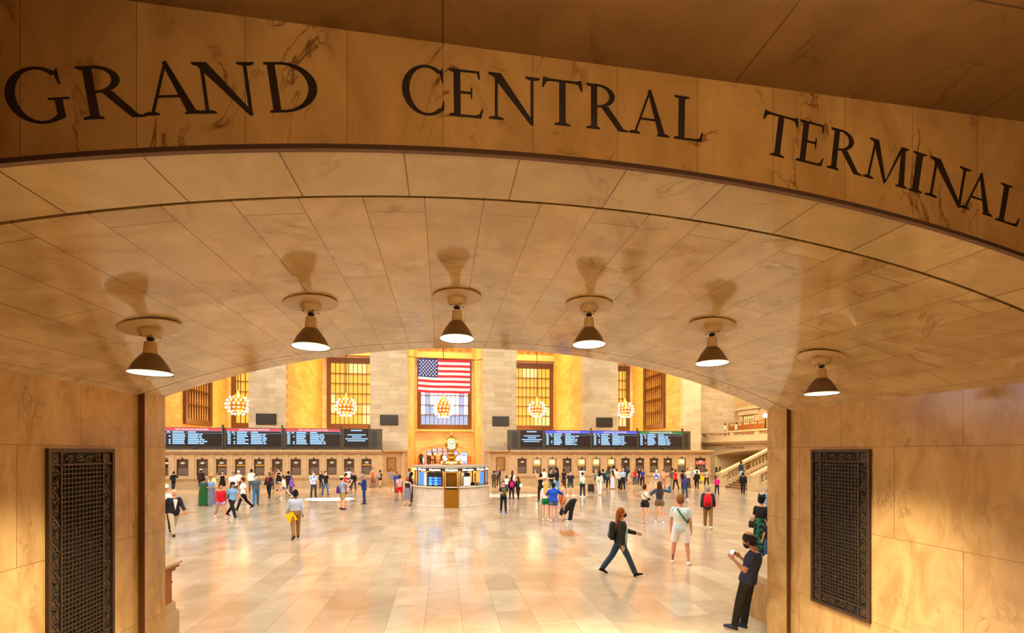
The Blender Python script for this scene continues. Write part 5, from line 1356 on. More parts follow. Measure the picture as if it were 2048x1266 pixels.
D = person(1416, 1057, 971, 2, 'step', 'l', ('g', 'short'), (46, 50, 58), 'jacket', (140, 102, 58), 'pants', (230, 226, 220), 'grey haired person in dark jacket and tan trousers wearing a red backpack', 'm', 1.1)
backpack(D, (206, 28, 40), 'bright red backpack on the grey haired person in dark jacket', size=1.12, c2=(150, 14, 26))
E_ = person(347, 1071, 974, 160, 'walk2', 'p', ('w', 'bald'), (34, 34, 44), 'jacket', (188, 172, 148), 'pants', (60, 48, 42), 'bald person in navy blazer, white shirt and beige trousers walking nearer', 'm', 1.08, shoes2=(236, 230, 228))
Gp = person(591, 1077, 979, -12, 'step2', 'd', ('b', 'short'), (186, 196, 220), 'tuck', (152, 110, 62), 'pants', (52, 40, 36), 'person from behind in pale blue shirt and tan trousers carrying a yellow bag', 'm', 1.08)
b = MB()
for s, sh, el, wr, d2 in Gp['arms']: b.tube([Gp['U'] * q for q in (sh, el, wr)], [Gp['U'] * r for r in (.037, .036, .03)], 10); 
rem(b.build('sleeves', cloth((186, 196, 220)), Gp['o'], smooth='all'), .013)
yb = carried(Gp, 'carrier_bag', 'bright yellow bag held by the person in the pale blue shirt', 'bag', wrist(Gp, -1) + V3((.05, -.075, -.04)), 0, 10)
b = MB(); b.obox((0.02, -.12, -.03), V3((.12, 0, .05)), V3((0, .03, 0)), V3((-.06, 0, .13))); b.build('bag_body', cloth((250, 206, 10)), yb); b = MB(); b.tube([(-.05, -.1, .06), (-.02, -.07, .12), (.03, -.1, .1)], .006, 6); b.build('handle', cloth((250, 206, 10)), yb)

H1 = person(1290, 1047, 967, 20, 'armup', 'l', ('br', 'bun'), (240, 228, 216), 'crop', (30, 28, 30), 'short', (222, 190, 160), 'person in white crop top and black shorts raising one arm high', 'f', 1.0)
handbag(H1, (34, 32, 34), 'small black sling bag on the person with the raised arm', H1['pel'] + V3((.09, .01, .09)), (.04, .03, .03), [H1['nb'] + V3((-.05, -.055, -.02)), H1['nb'] + V3((0, -.085, -.1)), H1['pel'] + V3((.08, -.04, .1))])
H2 = person(1319, 1046, 962, 0, 'jacket', 'l', ('br', 'vlong'), (62, 86, 120), 'jacket', (120, 100, 74), 'short', (244, 242, 244), 'long haired person in denim jacket and olive shorts photographing with raised elbow', 'f', 1.0, hem=.06)
# ---- group of friends right of the booth
I1 = person(1092, 1041, 962, 12, 'stand', 'p', ('bl', 'long'), (236, 226, 224), 'long', (18, 112, 62), 'short', (246, 242, 240), 'blonde person in white top and green shorts in the group of friends', 'f', 1.0, hem=.04)
I2 = person(1107, 1043, 965, -4, 'hug', 'p', ('b', 'short'), (24, 74, 190), 'hoodie', (86, 104, 132), 'short', (236, 214, 186), 'person in bright blue sweatshirt and denim shorts hugging friends', 'f', 1.12, hem=-.02)
I3 = person(1125, 1039, 961, -120, 'stand', 'l', ('br', 'bun'), (228, 168, 134), 'crop', (214, 120, 60), 'short', (228, 214, 206), 'brown haired person in peach top and orange shorts facing the group', 'f', .96)
handbag(I3, (240, 96, 40), 'orange shoulder bag between the blue sweatshirt and the peach top', I3['pel'] + V3((.11, .02, .05)), (.04, .03, .06), [I3['nb'] + V3((.04, .02, 0)), I3['pel'] + V3((.12, .05, .18)), I3['pel'] + V3((.11, .02, .1))])
I4 = person(1147, 1044, 993, -82, 'bend', 'l', ('b', 'pony'), (28, 24, 24), 'tee', (26, 24, 24), 'flare', (240, 236, 236), 'person all in black bending forward to the ground', 'f', 1.15, Hm=1.66)

def folk(*a, **k): return person(*a, **k)
# ---- left half
folk(331, 1064, 969, 168, 'step', 'l', ('b', 'short'), (240, 236, 234), 'tee', (40, 38, 40), 'pants', (30, 28, 28), 'person in white cap and white top partly behind the left jamb', cap=('cap', (240, 240, 240)))
folk(350, 972, 943, 20, 'elbow', 'm', ('b', 'short'), (24, 24, 26), 'jacket', (28, 26, 28), 'pants', (30, 28, 28), 'person all in black leaning at the far left ticket counter')
folk(402, 977, 938, 4, 'stand', 'd', ('b', 'short'), (58, 26, 26), 'jacket', (34, 24, 26), 'pants', (30, 26, 26), 'tall person in dark maroon with white cap at a ticket window', cap=('cap', (244, 240, 238)))
folk(407, 1012, 954, 6, 'stand', 'm', ('b', 'bun'), (52, 74, 64), 'tee', (34, 84, 44), 'robe', (110, 70, 60), 'person in long dark green dress seen from behind', 'f', 1.15)
folk(421, 1011, 953, 176, 'hold', 'm', ('br', 'short'), (118, 150, 196), 'tee', (110, 114, 136), 'maxi', (226, 226, 236), 'person in pale blue tee and long grey skirt beside the green dress', 'f', 1.15)
folk(424, 1002, 946, 30, 'stand', 'm', ('bl', 'short'), (246, 222, 150), 'long', (150, 130, 110), 'pants', (90, 70, 60), 'person in pale yellow top behind the blue tee', 'f', 1.05)
folk(445, 985, 942, 178, 'arms_up', 'l', ('b', 'long'), (24, 20, 22), 'tank', (24, 20, 22), 'dress', (30, 26, 26), 'person in black dress lifting both hands to the face', 'f')
J1 = folk(441, 1037, 966, 165, 'walk', 'm', ('b', 'short'), (196, 24, 46), 'jacket', (186, 150, 216), 'short', (236, 190, 190), 'person in red jacket and lilac shorts walking nearer', 'f', 1.08, hem=-.02)
J2 = folk(464, 1034, 961, 140, 'walk2', 'm', ('b', 'short'), (120, 170, 222), 'tee', (30, 28, 32), 'pants', (40, 38, 40), 'person in dark cap, light blue tee and black trousers striding', cap=('cap', (34, 30, 40)))
backpack(J2, (30, 32, 44), 'dark backpack of the person in light blue tee and cap')
folk(467, 1000, 943, 8, 'step', 'l', ('g', 'short'), (236, 232, 236), 'tee', (66, 66, 78), 'shorts', (90, 80, 70), 'broad person from behind in white shirt and grey hat', 'm', 1.2, cap=('hat', (120, 112, 108)))
folk(477, 984, 941, -170, 'stand', 'l', ('w', 'short'), (232, 228, 226), 'tee', (70, 66, 70), 'pants', (50, 46, 46), 'person in white cap behind the broad white shirt', cap=('cap', (246, 240, 226)))
folk(487, 1019, 952, -100, 'walk', 'm', ('br', 'short'), (240, 238, 240), 'tee', (28, 26, 26), 'pants', (28, 26, 26), 'person in white tee and black trousers striding to the left', 'm', 1.05)
folk(503, 985, 938, 2, 'stand', 'l', ('b', 'short'), (234, 230, 224), 'long', (80, 76, 76), 'pants', (60, 56, 56), 'person from behind in loose white shirt at the ticket window', 'm', 1.12)
folk(512, 1011, 949, 172, 'step2', 'm', ('b', 'short'), (74, 86, 104), 'tee', (52, 106, 158), 'pants', (40, 36, 40), 'person in slate tee, blue jeans and pale face mask', 'm', 1.02, mask=(170, 212, 232))
K1 = folk(538, 996, 945, -150, 'step', 'm', ('br', 'bob'), (30, 24, 26), 'jacket', (24, 22, 24), 'pants', (30, 26, 26), 'person in black jacket over red top carrying a patterned bag', 'f', 1.05, shoes2=(190, 34, 44))
handbag(K1, (58, 58, 72), 'black and white bag of the person in black jacket and red top', K1['pel'] + V3((-.13, .03, .08)), (.08, .05, .06))
folk(545, 976, 936, 178, 'stand', 'm', ('br', 'short'), (140, 112, 84), 'tee', (110, 90, 70), 'pants', (60, 50, 46), 'person in dull brown standing before a ticket window', 'f')
folk(558, 981, 935, 200, 'phone', 'l', ('b', 'long'), (28, 22, 24), 'tank', (30, 24, 26), 'dress', (40, 36, 36), 'person in black sleeveless dress before the ticket windows', 'f')
folk(569, 997, 949, -70, 'run', 'l', ('br', 'pony'), (240, 216, 190), 'long', (96, 116, 140), 'short', (244, 240, 244), 'person in cream top and denim shorts leaning into a run', 'f', .95)
folk(577, 988, 942, 10, 'stand', 'm', ('b', 'short'), (30, 28, 34), 'tee', (50, 50, 58), 'pants', (40, 38, 38), 'person with dark hair and black top next to the purple hoodie', 'm')
folk(583, 993, 953, 60, 'step', 'm', ('br', 'short'), (126, 84, 170), 'hoodie', (66, 64, 100), 'pants', (60, 56, 66), 'person in purple hoodie with the hood up', 'f', 1.1, cap=('hood', (118, 76, 160)))
folk(627, 995, 942, 168, 'phone', 'l', ('b', 'short'), (150, 170, 220), 'tee', (38, 36, 44), 'pants', (34, 32, 34), 'person in white and blue tee checking a phone, black trousers', 'm', 1.02, pat=((52, 64, 120), 2.2))
folk(643, 974, 942, -150, 'stand', 'l', ('rd', 'long'), (34, 30, 30), 'long', (36, 32, 34), 'pants', (40, 36, 36), 'person with auburn hair in black behind the masked black tee', 'f')
folk(651, 990, 942, 155, 'step', 'l', ('b', 'short'), (26, 24, 26), 'tee', (78, 104, 146), 'pants', (60, 70, 90), 'person in black tee and blue jeans with pale face mask', 'm', 1.0, mask=(224, 226, 232))
N1 = folk(685, 1019, 951, 72, 'photo', 'l', ('b', 'short'), (150, 158, 182), 'tee', (164, 146, 92), 'shorts', (34, 30, 30), 'person in straw hat, grey tee and khaki shorts taking a photo', 'm', 1.08, cap=('hat', (226, 190, 130)), mirror=True)
handbag(N1, (70, 30, 130), 'purple bag on the back of the photographer in khaki shorts', N1['pel'] + V3((0, -.13, .06)), (.075, .045, .095), name='shoulder_bag')
handbag(N1, (226, 206, 196), 'cream tote hanging before the photographer in khaki shorts', N1['pel'] + V3((.03, .13, .1)), (.06, .04, .075), name='tote_bag')
folk(691, 988, 946, 100, 'phone', 'l', ('b', 'long'), (206, 36, 50), 'tee', (206, 40, 52), 'pants', (60, 40, 40), 'person in red top and red trousers behind the photographer', 'f')
folk(698, 974, 936, 6, 'arms_up', 'l', ('br', 'short'), (206, 212, 232), 'tee', (40, 38, 40), 'pants', (40, 36, 36), 'person in pale shirt at the counter right of the red top', 'm')
folk(707, 981, 943, 178, 'wide', 'l', ('b', 'short'), (28, 24, 24), 'long', (54, 48, 48), 'pants', (40, 34, 34), 'person in black shirt standing with legs apart', 'm', 1.1)
folk(728, 1008, 947, -92, 'phone', 'm', ('g', 'short'), (32, 54, 116), 'jacket', (32, 52, 110), 'pants', (50, 44, 44), 'person in bright navy blue suit facing left', 'm', 1.05, lean=1)
folk(748, 971, 947, 172, 'stand', 'm', ('b', 'short'), (240, 204, 40), 'tee', (70, 74, 90), 'shorts', (120, 90, 80), 'child in yellow tee near the ticket windows', 'm')
folk(746, 972, 935, 185, 'stand', 'l', ('b', 'short'), (214, 96, 76), 'tank', (150, 100, 80), 'pants', (80, 60, 54), 'person in coral top behind the child in yellow', 'f')
O1 = folk(761, 971, 940, 30, 'step', 'l', ('b', 'bob'), (44, 42, 46), 'tee', (40, 38, 42), 'short', (60, 50, 50), 'person with light backpack and black shorts near the last ticket window', 'f')
backpack(O1, (150, 160, 158), 'pale grey backpack near the last dark ticket window')
folk(781, 980, 937, 160, 'phone', 'm', ('br', 'short'), (138, 130, 140), 'tee', (170, 134, 84), 'shorts', (230, 226, 224), 'person in grey tee and khaki shorts holding up a white cup', 'm')
folk(793, 986, 943, -160, 'hold', 'm', ('br', 'curly'), (34, 66, 160), 'jacket', (40, 50, 90), 'pants', (40, 40, 50), 'person with curly hair in royal blue jacket', 'f', 1.05)
folk(799, 1001, 949, -8, 'wide', 'm', ('br', 'curly'), (232, 190, 190), 'tee', (216, 26, 40), 'shorts', (130, 96, 84), 'person in pale patterned top and red shorts seen from behind', 'f', 1.1, pat=((170, 104, 100), 9.0), hem=.0)
folk(815, 1012, 953, 10, 'stand', 'l', ('rd', 'bob'), (36, 36, 58), 'tank', (120, 116, 132), 'skirt', (34, 30, 30), 'person with auburn bob, navy top and grey skirt beside the booth', 'f', 1.02)
P1 = folk(823, 1003, 944, 60, 'hold', 'l', ('b', 'long'), (34, 30, 40), 'tank', (36, 34, 44), 'pants', (34, 30, 30), 'person with long black hair in dark clothes touching the booth counter', 'f')
handbag(P1, (34, 30, 36), 'black handbag hanging low beside the left edge of the booth', V3((.06, .02, .16)), (.06, .04, .07))
folk(819, 984, 937, 90, 'stand', 'm', ('br', 'short'), (130, 170, 214), 'tee', (60, 70, 100), 'pants', (40, 40, 50), 'person in sky blue shirt behind the left edge of the booth', 'm')
# ---- in the vestibule behind the booth
for a in ((842, 932, 905, 150, 'hold', 'm', ('b', 'bald'), (36, 30, 40), 'jacket', (36, 30, 40), 'pants', (30, 28, 28), 'person in dark clothes standing left of the arched doorway'),
          (865, 932, 909, -20, 'arms_up', 'l', ('br', 'long'), (244, 172, 150), 'tee', (34, 26, 28), 'short', (60, 50, 50), 'person in pink top and black shorts before the arched doorway'),
          (876, 931, 911, 170, 'stand', 'l', ('bl', 'long'), (230, 180, 120), 'tee', (220, 150, 96), 'pants', (120, 90, 70), 'fair haired person in tan clothes before the arched doorway')):
    folk(*a, z=RAMP, Hm=1.68, onY=50.5)
# ---- right half
folk(997, 972, 935, -150, 'point', 'm', ('br', 'bald'), (44, 46, 66), 'jacket', (50, 52, 70), 'pants', (60, 50, 46), 'person in dark blue jacket stretching one arm sideways', 'm', shoes2=(170, 160, 160), mirror=True)
Q0 = folk(988, 976, 941, 20, 'stand', 'm', ('b', 'short'), (70, 66, 50), 'long', (60, 54, 44), 'pants', (50, 46, 40), 'thin person in dark olive standing right behind the booth', 'm', .85)
Q1 = folk(1007, 1026, 962, 172, 'hold', 'l', ('b', 'short'), (40, 42, 66), 'tee', (28, 30, 44), 'pants', (24, 70, 190), 'person in navy shirt and blue shoes carrying a bag in front', 'm', 1.02)
backpack(Q1, (88, 94, 48), 'olive green backpack held in front of the person in navy shirt', front=True, size=.95)
folk(1013, 986, 951, 20, 'stand', 'l', ('b', 'bob'), (236, 226, 222), 'tee', (70, 70, 90), 'pants', (60, 56, 60), 'person in white top left of the pink backpack', 'f')
Q2 = folk(1023, 999, 953, -6, 'step', 'm', ('b', 'long'), (36, 28, 42), 'jacket', (36, 32, 38), 'flare', (40, 40, 60), 'person in black clothes wearing a pink backpack', 'f', 1.05)
backpack(Q2, (232, 20, 130), 'hot pink backpack on the person in black', size=.95)
folk(1025, 985, 941, 10, 'stand', 'l', ('br', 'long'), (234, 224, 222), 'tee', (90, 90, 110), 'pants', (60, 56, 60), 'tall brown haired person in white ahead of the pink backpack', 'f')
Q3 = folk(1036, 998, 953, -30, 'step2', 'l', ('br', 'long'), (40, 36, 40), 'long', (30, 28, 32), 'pants', (50, 50, 60), 'person with brown ponytail in black carrying a large white tote', 'f')
handbag(Q3, (236, 232, 222), 'large white tote bag of the person in black', Q3['pel'] + V3((.12, -.03, .07)), (.1, .06, .085), name='tote_bag')
R1 = folk(1081, 1003, 946, -30, 'armleft', 'l', ('b', 'bun'), (28, 24, 28), 'tank', (34, 28, 28), 'pants', (110, 70, 46), 'person in black tank top raising the left arm', 'f')
handbag(R1, (216, 206, 190), 'small pale bag on the person in black tank top', R1['pel'] + V3((.05, -.1, .1)), (.04, .03, .045))
folk(1088, 976, 937, 8, 'stand', 'm', ('br', 'short'), (240, 232, 226), 'long', (160, 106, 66), 'pants', (80, 60, 50), 'person in white shirt and rust trousers at a lit ticket window', 'm')
folk(1102, 990, 937, 150, 'hold', 'm', ('b', 'short'), (30, 28, 34), 'tee', (90, 110, 84), 'pants', (50, 44, 44), 'dark haired person in black top and olive trousers', 'm')
folk(1113, 988, 935, -60, 'hold', 'l', ('b', 'vlong'), (26, 24, 28), 'tee', (96, 146, 196), 'pants', (60, 56, 60), 'person with long black hair, black top and light jeans', 'f')
folk(1141, 990, 941, 176, 'wide', 'l', ('b', 'short'), (34, 38, 52), 'tee', (74, 84, 78), 'shorts', (236, 240, 244), 'person in navy tee with yellow shoulders and grey shorts', 'm', 1.18)
folk(1128, 976, 938, 20, 'stand', 'm', ('b', 'short'), (38, 34, 38), 'tee', (46, 42, 48), 'pants', (40, 38, 38), 'person in black behind the navy tee with yellow shoulders', 'm')
S1 = folk(1165, 994, 944, 2, 'stand', 'p', ('br', 'bun'), (226, 228, 238), 'tank', (44, 46, 52), 'pants', (240, 236, 236), 'person in white tank top and black trousers from behind', 'f', 1.12)
handbag(S1, (40, 160, 40), 'bright green sling bag on the person in white tank top', S1['pel'] + V3((-.045, -.1, .04)), (.055, .03, .042), [S1['nb'] + V3((.03, -.05, -.02)), S1['pel'] + V3((.02, -.085, .15)), S1['pel'] + V3((-.03, -.1, .08))])
folk(1164, 972, 935, 6, 'arms_up', 'l', ('b', 'short'), (232, 238, 244), 'tee', (80, 80, 90), 'pants', (50, 46, 46), 'person in white shirt at a lit window beyond the white tank top', 'm', 1.15)
T1 = folk(1199, 990, 942, 14, 'step', 'm', ('b', 'long'), (226, 224, 216), 'long', (238, 234, 236), 'flare', (236, 230, 226), 'person in white clothes with long black hair and pale backpack', 'f')
backpack(T1, (204, 212, 176), 'pale green backpack on the person in white trousers', size=.85)
T2 = folk(1192, 984, 939, 150, 'hold', 'l', ('g', 'short'), (130, 126, 112), 'tee', (176, 148, 116), 'pants', (80, 56, 44), 'grey haired person with grey brown shirt behind the white trousers', 'm')
handbag(T2, (70, 62, 54), 'round dark bag before the grey haired person', T2['pel'] + V3((.08, .11, .1)), (.07, .04, .06))
T3 = folk(1206, 979, 938, -20, 'stand', 'l', ('b', 'short'), (44, 48, 66), 'jacket', (50, 70, 112), 'shorts', (50, 46, 50), 'person in navy jacket and blue shorts beside the white trousers', 'm')
handbag(T3, (34, 32, 36), 'long black duffel carried by the person in navy jacket', T3['pel'] + V3((.17, 0, .0)), (.1, .05, .05), name='duffel_bag')
folk(1217, 977, 932, 10, 'stand', 'l', ('br', 'long'), (80, 120, 110), 'long', (30, 28, 32), 'pants', (40, 36, 36), 'person in teal top and black trousers beside the long pale skirt', 'f')
U1 = folk(1225, 978, 939, -30, 'stand', 'm', ('br', 'long'), (226, 190, 160), 'tank', (206, 214, 228), 'maxi', (150, 110, 80), 'person with brown hair in a long pale blue skirt', 'f', 1.02)
handbag(U1, (140, 90, 54), 'brown shoulder bag on the person with the long pale skirt', U1['pel'] + V3((.1, -.03, .1)), (.05, .035, .07))
folk(1227, 972, 931, 5, 'stand', 'm', ('b', 'short'), (238, 236, 240), 'tee', (90, 90, 100), 'pants', (50, 46, 46), 'tall person in white tee beyond the long pale skirt', 'm', 1.08)
folk(1233, 975, 937, 8, 'stand', 'l', ('br', 'short'), (240, 228, 206), 'long', (196, 176, 150), 'pants', (90, 70, 60), 'person in cream shirt and beige trousers', 'm')
folk(1239, 977, 938, 60, 'stand', 'l', ('g', 'bald'), (226, 222, 228), 'long', (36, 36, 46), 'pants', (36, 32, 32), 'balding person in white shirt and black trousers facing the blue shirt', 'm')
folk(1246, 979, 936, -30, 'stand', 'l', ('w', 'bald'), (160, 188, 232), 'tuck', (28, 28, 38), 'pants', (30, 28, 30), 'balding person in light blue shirt and black trousers from behind', 'm', 1.12)
folk(1250, 970, 931, 4, 'stand', 'd', ('b', 'short'), (44, 50, 62), 'jacket', (40, 40, 50), 'pants', (40, 36, 36), 'person in dark grey jacket beyond the light blue shirt', 'm')
folk(1258, 974, 940, 100, 'walk', 'l', ('b', 'bob'), (232, 214, 190), 'tee', (232, 214, 190), 'dress', (220, 190, 150), 'person in floral cream dress walking right', 'f', .98, pat=((110, 84, 70), 10.0), bpat=((110, 84, 70), 10.0))
folk(1270, 969, 938, -20, 'stand', 'l', ('rd', 'long'), (206, 24, 44), 'tee', (60, 76, 108), 'pants', (80, 80, 96), 'person with red hair, red top and blue jeans', 'f', 1.08)
folk(1277, 967, 935, 170, 'stand', 'l', ('b', 'long'), (30, 26, 32), 'tee', (34, 30, 36), 'pants', (50, 46, 50), 'person in black between the red top and the blue top', 'f')
folk(1285, 972, 937, 176, 'step', 'l', ('br', 'long'), (44, 50, 150), 'tee', (28, 26, 32), 'pants', (50, 46, 50), 'person in deep blue top and black trousers facing the camera', 'f', 1.05)
W1 = folk(1313, 981, 939, 6, 'stand', 'l', ('w', 'short'), (170, 176, 214), 'tee', (206, 196, 166), 'pants', (80, 66, 60), 'person in checked shirt behind the raised arm', 'm', 1.08, pat=((238, 238, 244), 12, 'check'))
backpack(W1, (96, 110, 190), 'blue and white checked backpack behind the raised arm', c2=(220, 222, 240))
folk(1327, 976, 938, 150, 'phone', 'p', ('br', 'short'), (214, 170, 160), 'tank', (170, 130, 110), 'pants', (90, 70, 60), 'person in pale pink tank top at the counter', 'f', 1.05)
folk(1345, 974, 936, 10, 'stand', 'l', ('b', 'short'), (86, 84, 70), 'jacket', (130, 140, 128), 'pants', (60, 56, 52), 'person in dark olive jacket and grey trousers behind the red tee', 'm')
X1 = folk(1351, 979, 938, -40, 'step', 'm', ('br', 'short'), (222, 34, 34), 'tee', (28, 28, 34), 'pants', (36, 32, 34), 'person in bright red tee and black trousers with white bag', 'm', 1.05)
handbag(X1, (236, 230, 226), 'white bag at the side of the person in bright red tee', X1['pel'] + V3((.12, 0, .1)), (.06, .04, .09))
Y1 = folk(1370, 999, 948, 160, 'phone', 'd', ('b', 'short'), (52, 62, 130), 'tee', (64, 74, 92), 'pants', (236, 226, 222), 'person in grey cap and blue shirt walking with a phone', 'm', 1.08, cap=('cap', (130, 126, 124)))
handbag(Y1, (98, 72, 54), 'brown shoulder bag of the person in grey cap and blue shirt', Y1['pel'] + V3((-.16, -.02, .02)), (.08, .05, .1))
folk(1366, 978, 940, 30, 'stand', 'd', ('b', 'curly'), (34, 30, 32), 'tee', (36, 32, 34), 'pants', (40, 36, 36), 'person in black with curly black hair behind the blue shirt', 'm', 1.1)
folk(1376, 976, 936, 150, 'stand', 'l', ('br', 'short'), (226, 196, 170), 'tee', (40, 36, 40), 'pants', (60, 56, 56), 'person in beige tee and black trousers near the last lit window', 'm')
folk(1382, 973, 935, 170, 'stand', 'l', ('w', 'short'), (150, 164, 160), 'tee', (214, 176, 140), 'pants', (90, 80, 70), 'person in grey green tee with pale hair', 'm')
folk(1393, 972, 933, 8, 'stand', 'l', ('b', 'short'), (236, 236, 240), 'long', (44, 50, 76), 'pants', (50, 46, 50), 'person in white top before the exit door', 'm', 1.12)
Z1p = folk(1394, 977, 941, 8, 'step', 'd', ('b', 'short'), (28, 28, 26), 'jacket', (26, 26, 28), 'pants', (30, 28, 28), 'person all in black walking to the exit door', 'm', 1.02)
handbag(Z1p, (30, 30, 28), 'black bag swinging from the person walking to the exit door', Z1p['pel'] + V3((-.15, .02, .02)), (.06, .04, .06))
folk(1413, 972, 938, 14, 'wide', 'm', ('b', 'short'), (64, 140, 134), 'tee', (30, 28, 30), 'pants', (36, 32, 32), 'person in teal tee and black trousers', 'm', pat=((196, 170, 140), 3.0))
folk(1433, 968, 934, 6, 'stand', 'm', ('b', 'long'), (120, 114, 124), 'tee', (60, 56, 64), 'pants', (50, 46, 50), 'person with black hair in grey at the foot of the stair', 'f')
folk(1440, 968, 933, 20, 'stand', 'm', ('br', 'long'), (240, 184, 24), 'tee', (70, 60, 60), 'pants', (50, 46, 46), 'person in golden yellow top at the foot of the stair', 'f', 1.08)
folk(1434, 988, 952, 168, 'phone', 'l', ('br', 'long'), (228, 10, 126), 'long', (34, 30, 46), 'pants', (44, 40, 50), 'person in hot pink top and dark trousers before the stair', 'f', 1.1)
folk(1486, 988, 945, 10, 'step', 'm', ('b', 'short'), (22, 22, 24), 'jacket', (22, 22, 24), 'pants', (40, 36, 40), 'person in black hooded coat at the bottom step', 'm', 1.08, cap=('hood', (22, 22, 24)))
def onstair(x, y_, H_, **k):
    return None
# two people part way up the stair: local x along the flight
def stair_person(i, yl, **k):
    X = SX + .1 + (i + .5) * run; Y = (sy0 + sy1) / 2 + yl; zz_ = (i + 1) * rise
    u_, v_ = (X * CP - Y * SP), (X * SP + Y * CP)
    return 1024 + F * u_ / v_, X, Y, zz_
for i, yl, args in ((2, .9, (0, 0, 0, 60, 'step', 'd', ('br', 'short'), (20, 60, 74), 'tee', (150, 180, 216), 'shorts', (60, 60, 70), 'person in dark teal tee and pale blue shorts climbing the stair', 'm', 1.0)),
                    (11, .3, (0, 0, 0, 80, 'step', 'd', ('b', 'short'), (246, 214, 60), 'tee', (34, 32, 40), 'pants', (40, 36, 36), 'person in yellow tee high on the stair by the right jamb', 'm', 1.0))):
    px, X, Y, zz_ = stair_person(i, yl); a = list(args); a[0] = px
    folk(*a, z=zz_ + .012, Hm=1.7, onY=Y)
# right edge, partly behind the jamb
V1 = folk(1523, 1112, 990, 24, 'stand', 'l', ('b', 'short'), (30, 28, 30), 'tee', (30, 110, 80), 'maxi', (50, 46, 46), 'person in black tee and green patterned skirt with an eared hat by the right jamb', 'f', 1.05, bpat=((30, 26, 30), 12.0), cap=('ears', (30, 34, 32)))
handbag(V1, (44, 38, 34), 'dark bag at the hip of the person with the eared hat', V1['pel'] + V3((-.15, 0, -.02)), (.055, .05, .055))
folk(1536, 1122, 1034, -60, 'stand', 'm', ('b', 'short'), (38, 36, 40), 'tee', (60, 84, 124), 'pants', (50, 46, 46), 'person in black tee and blue jeans mostly behind the right jamb', 'm', 1.05)
folk(1533, 1040, 975, -20, 'stand', 'l', ('g', 'short'), (120, 138, 166), 'long', (190, 186, 186), 'pants', (60, 56, 56), 'person in grey blue top at the right jamb beyond the eared hat', 'm')
for px, lab, c in ((1450, 'person in pale top standing behind the balcony balustrade', (236, 220, 200)), (1472, 'person in white top behind the middle of the balcony balustrade', (244, 238, 232))):
    q = atX(px, 865, XB + .75); folk(px, 865, 850, -90, 'stand', 'l', ('b', 'short'), c, 'tee', (70, 66, 66), 'pants', (50, 46, 46), lab, z=zf + .3, Hm=1.45, onY=q.y)
# suitcase
q = atF(1182, 984); sc = empty('suitcase', q, R(20)); tag(sc, 'black upright suitcase on the floor near the lit ticket windows', 'suitcase')
b = MB(); b.box(-.2, .2, -.12, .12, .05, .56); b.build('case', plain('black_case', rgb(40, 36, 36), .5), sc)
for x in (-.15, .15): b = MB(); b.lathe([(.04, -.02), (.04, .02)], (x, 0, .04), seg=12, axis='y'); b.build('wheel', M_black, sc)
b = MB(); b.tube([(-.1, .08, .55), (-.1, .08, .8), (.1, .08, .8), (.1, .08, .55)], .012, 6); b.build('handle', M_black, sc)
# yellow sign board at the exit door
q = atF(1404, 966); o = empty('floor_sign', (q.x, q.y, 0)); tag(o, 'yellow board standing on the floor before the exit door', 'sign')
b = MB(); b.box(-.22, .22, -.02, .02, .12, .75); b.build('board', plain('yellow_board', rgb(226, 206, 20), .5), o)
b = MB(); b.box(-.22, -.18, -.15, .15, 0, .12); b.box(.18, .22, -.15, .15, 0, .12); b.build('leg', M_black, o)

# ---- apply the remeshes once
bpy.context.view_layer.update()
dg = bpy.context.evaluated_depsgraph_get()
new = []
for o in TODO:
    me = bpy.data.meshes.new_from_object(o.evaluated_get(dg)); new.append((o, me))
for o, me in new:
    nm = o.data.name; mats = list(o.data.materials); o.modifiers.clear(); o.data = me
    if not me.materials:
        for m in mats: me.materials.append(m)
    me.polygons.foreach_set('use_smooth', [True] * len(me.polygons))
# ================================================================ LIGHT
def light(name, kind, loc, energy, col, rot=(0, 0, 0), **k):
    l = bpy.data.lights.new(name, kind); l.energy = energy; l.color = col
    for a, v in k.items(): setattr(l, a, v)
    o = bpy.data.objects.new(name, l); COL.objects.link(o); o.location = loc; o.rotation_euler = rot
    return o
W = bpy.data.worlds.new('sky'); S.world = W; W.use_nodes = True
bg = W.node_tree.nodes['Background']; bg.inputs[0].default_value = (1.0, .90, .76, 1); bg.inputs[1].default_value = .22
WARM = (1.0, .66, .30)
# bulbs of the vault lamps
for X, e in zip(lampX, (820, 1650, 1950, 1950, 1650, 820)):
    light('lamp_light', 'SPOT', (X, lampY, prof(X) - .44), e, (1, .86, .60), (0, 0, 0), spot_size=R(100), spot_blend=.9, shadow_soft_size=.12)
# added spots without fixtures behind the viewer, to brighten the lettered wall
for X, e in ((1.1, 560), (-2.2, 40), (3.6, 20)):
    s_ = Vector((X, -3.2, 3.5)); d = Vector((X, YT, 4.35)) - s_
    light('lettering_fill', 'SPOT', s_, e, (1, .70, .36), d.to_track_quat('-Z', 'Y').to_euler(), spot_size=R(64), spot_blend=1.0, shadow_soft_size=.15)
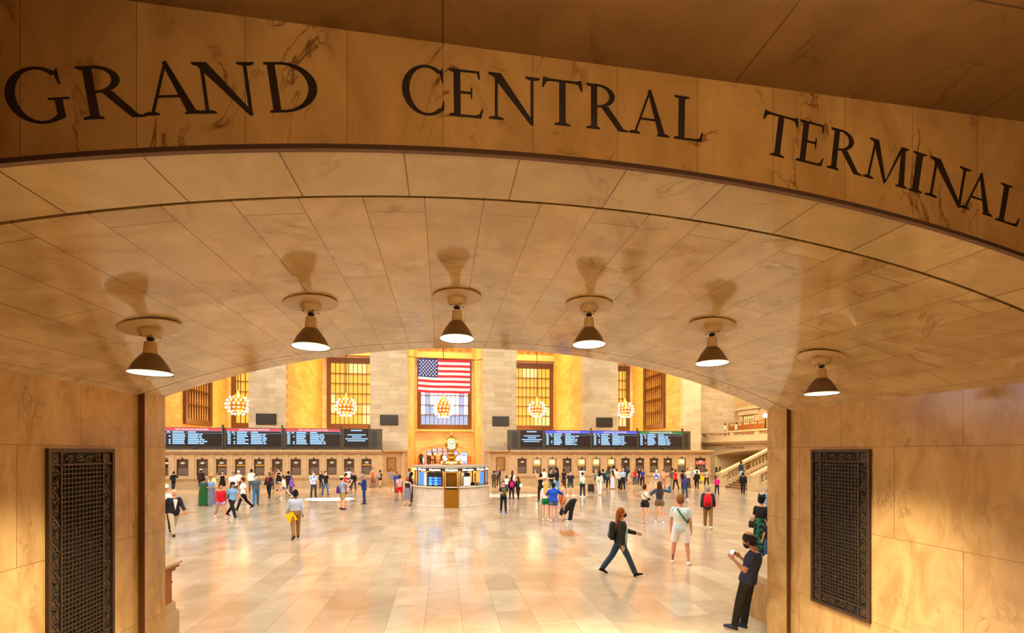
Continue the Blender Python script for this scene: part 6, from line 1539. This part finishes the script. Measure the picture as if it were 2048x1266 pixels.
# added fill above the hall and for its far wall, plus east window daylight
light('hall_overhead_fill', 'AREA', (0, 18, 24), 5700, (1.0, .96, .92), (0, 0, 0), shape='RECTANGLE', size=46, size_y=20)  # unseen overhead area light added for the hall's general brightness
light('far_wall_fill', 'AREA', (0, 7, 19), 12500, (1.0, .93, .78), (R(80), 0, 0), shape='RECTANGLE', size=50, size_y=9)  # unseen area light added above the arch to brighten the far piers
light('hall_day_east', 'AREA', (-31, 26, 14), 3000, (.80, .88, 1.0), (0, R(-75), 0), shape='RECTANGLE', size=16, size_y=16)
# warm fill added above each bay, plus the light of its chandelier
for x0, x1 in bays:
    light('bay_fill', 'AREA', ((x0 + x1) / 2, 48.5, 23.8), 5200, (1, .50, .11), (0, 0, 0), shape='RECTANGLE', size=6, size_y=10, spread=R(70))
    light('bay_chandelier_light', 'POINT', ((x0 + x1) / 2, 49, 6.2), 700, (1, .58, .20), shadow_soft_size=.9)
light('west_wall_fill', 'AREA', (22, 34, 15), 2600, (1, .80, .50), (0, R(-38), 0), shape='RECTANGLE', size=6, size_y=10)  # unseen area light added to brighten the west wall and end pier
light('arch_light', 'AREA', (29, 34, 2.6), 60, (1, .62, .25), (0, 0, 0), shape='RECTANGLE', size=2, size_y=8)
light('vestibule_light', 'AREA', (0, 58, 5.2), 500, (1, .62, .26), (0, 0, 0), shape='RECTANGLE', size=6, size_y=4)
light('booth_light', 'POINT', (B0.x, B0.y - 1.3, 1.9), 90, (1, .84, .55), shadow_soft_size=.3)
# sun through the high windows: two narrow pools on the floor
def sunpool(px, py, size, e):
    t = atF(px, py); s = Vector((-30, t.y + 6, 22)); d = (t - s)
    o = light('sun_pool', 'SPOT', s, e, (1, .97, .92), d.to_track_quat('-Z', 'Y').to_euler(), spot_size=R(size), spot_blend=.08, shadow_soft_size=.05)
sunpool(658, 998, 3.6, 700000); sunpool(1000, 991, 3.6, 300000); sunpool(1120, 990, 3.0, 200000)
S.view_settings.view_transform = 'Standard'; S.view_settings.look = 'None'; S.view_settings.gamma = 1; S.view_settings.use_curve_mapping = False
S.view_settings.exposure = 0.12
c = S.cycles
c.use_denoising = True; c.max_bounces = 8; c.diffuse_bounces = 4; c.glossy_bounces = 4; c.transmission_bounces = 6; c.caustics_reflective = False; c.caustics_refractive = False
c.sample_clamp_indirect = 6; c.sample_clamp_direct = 0; c.use_adaptive_sampling = True; c.adaptive_threshold = .02
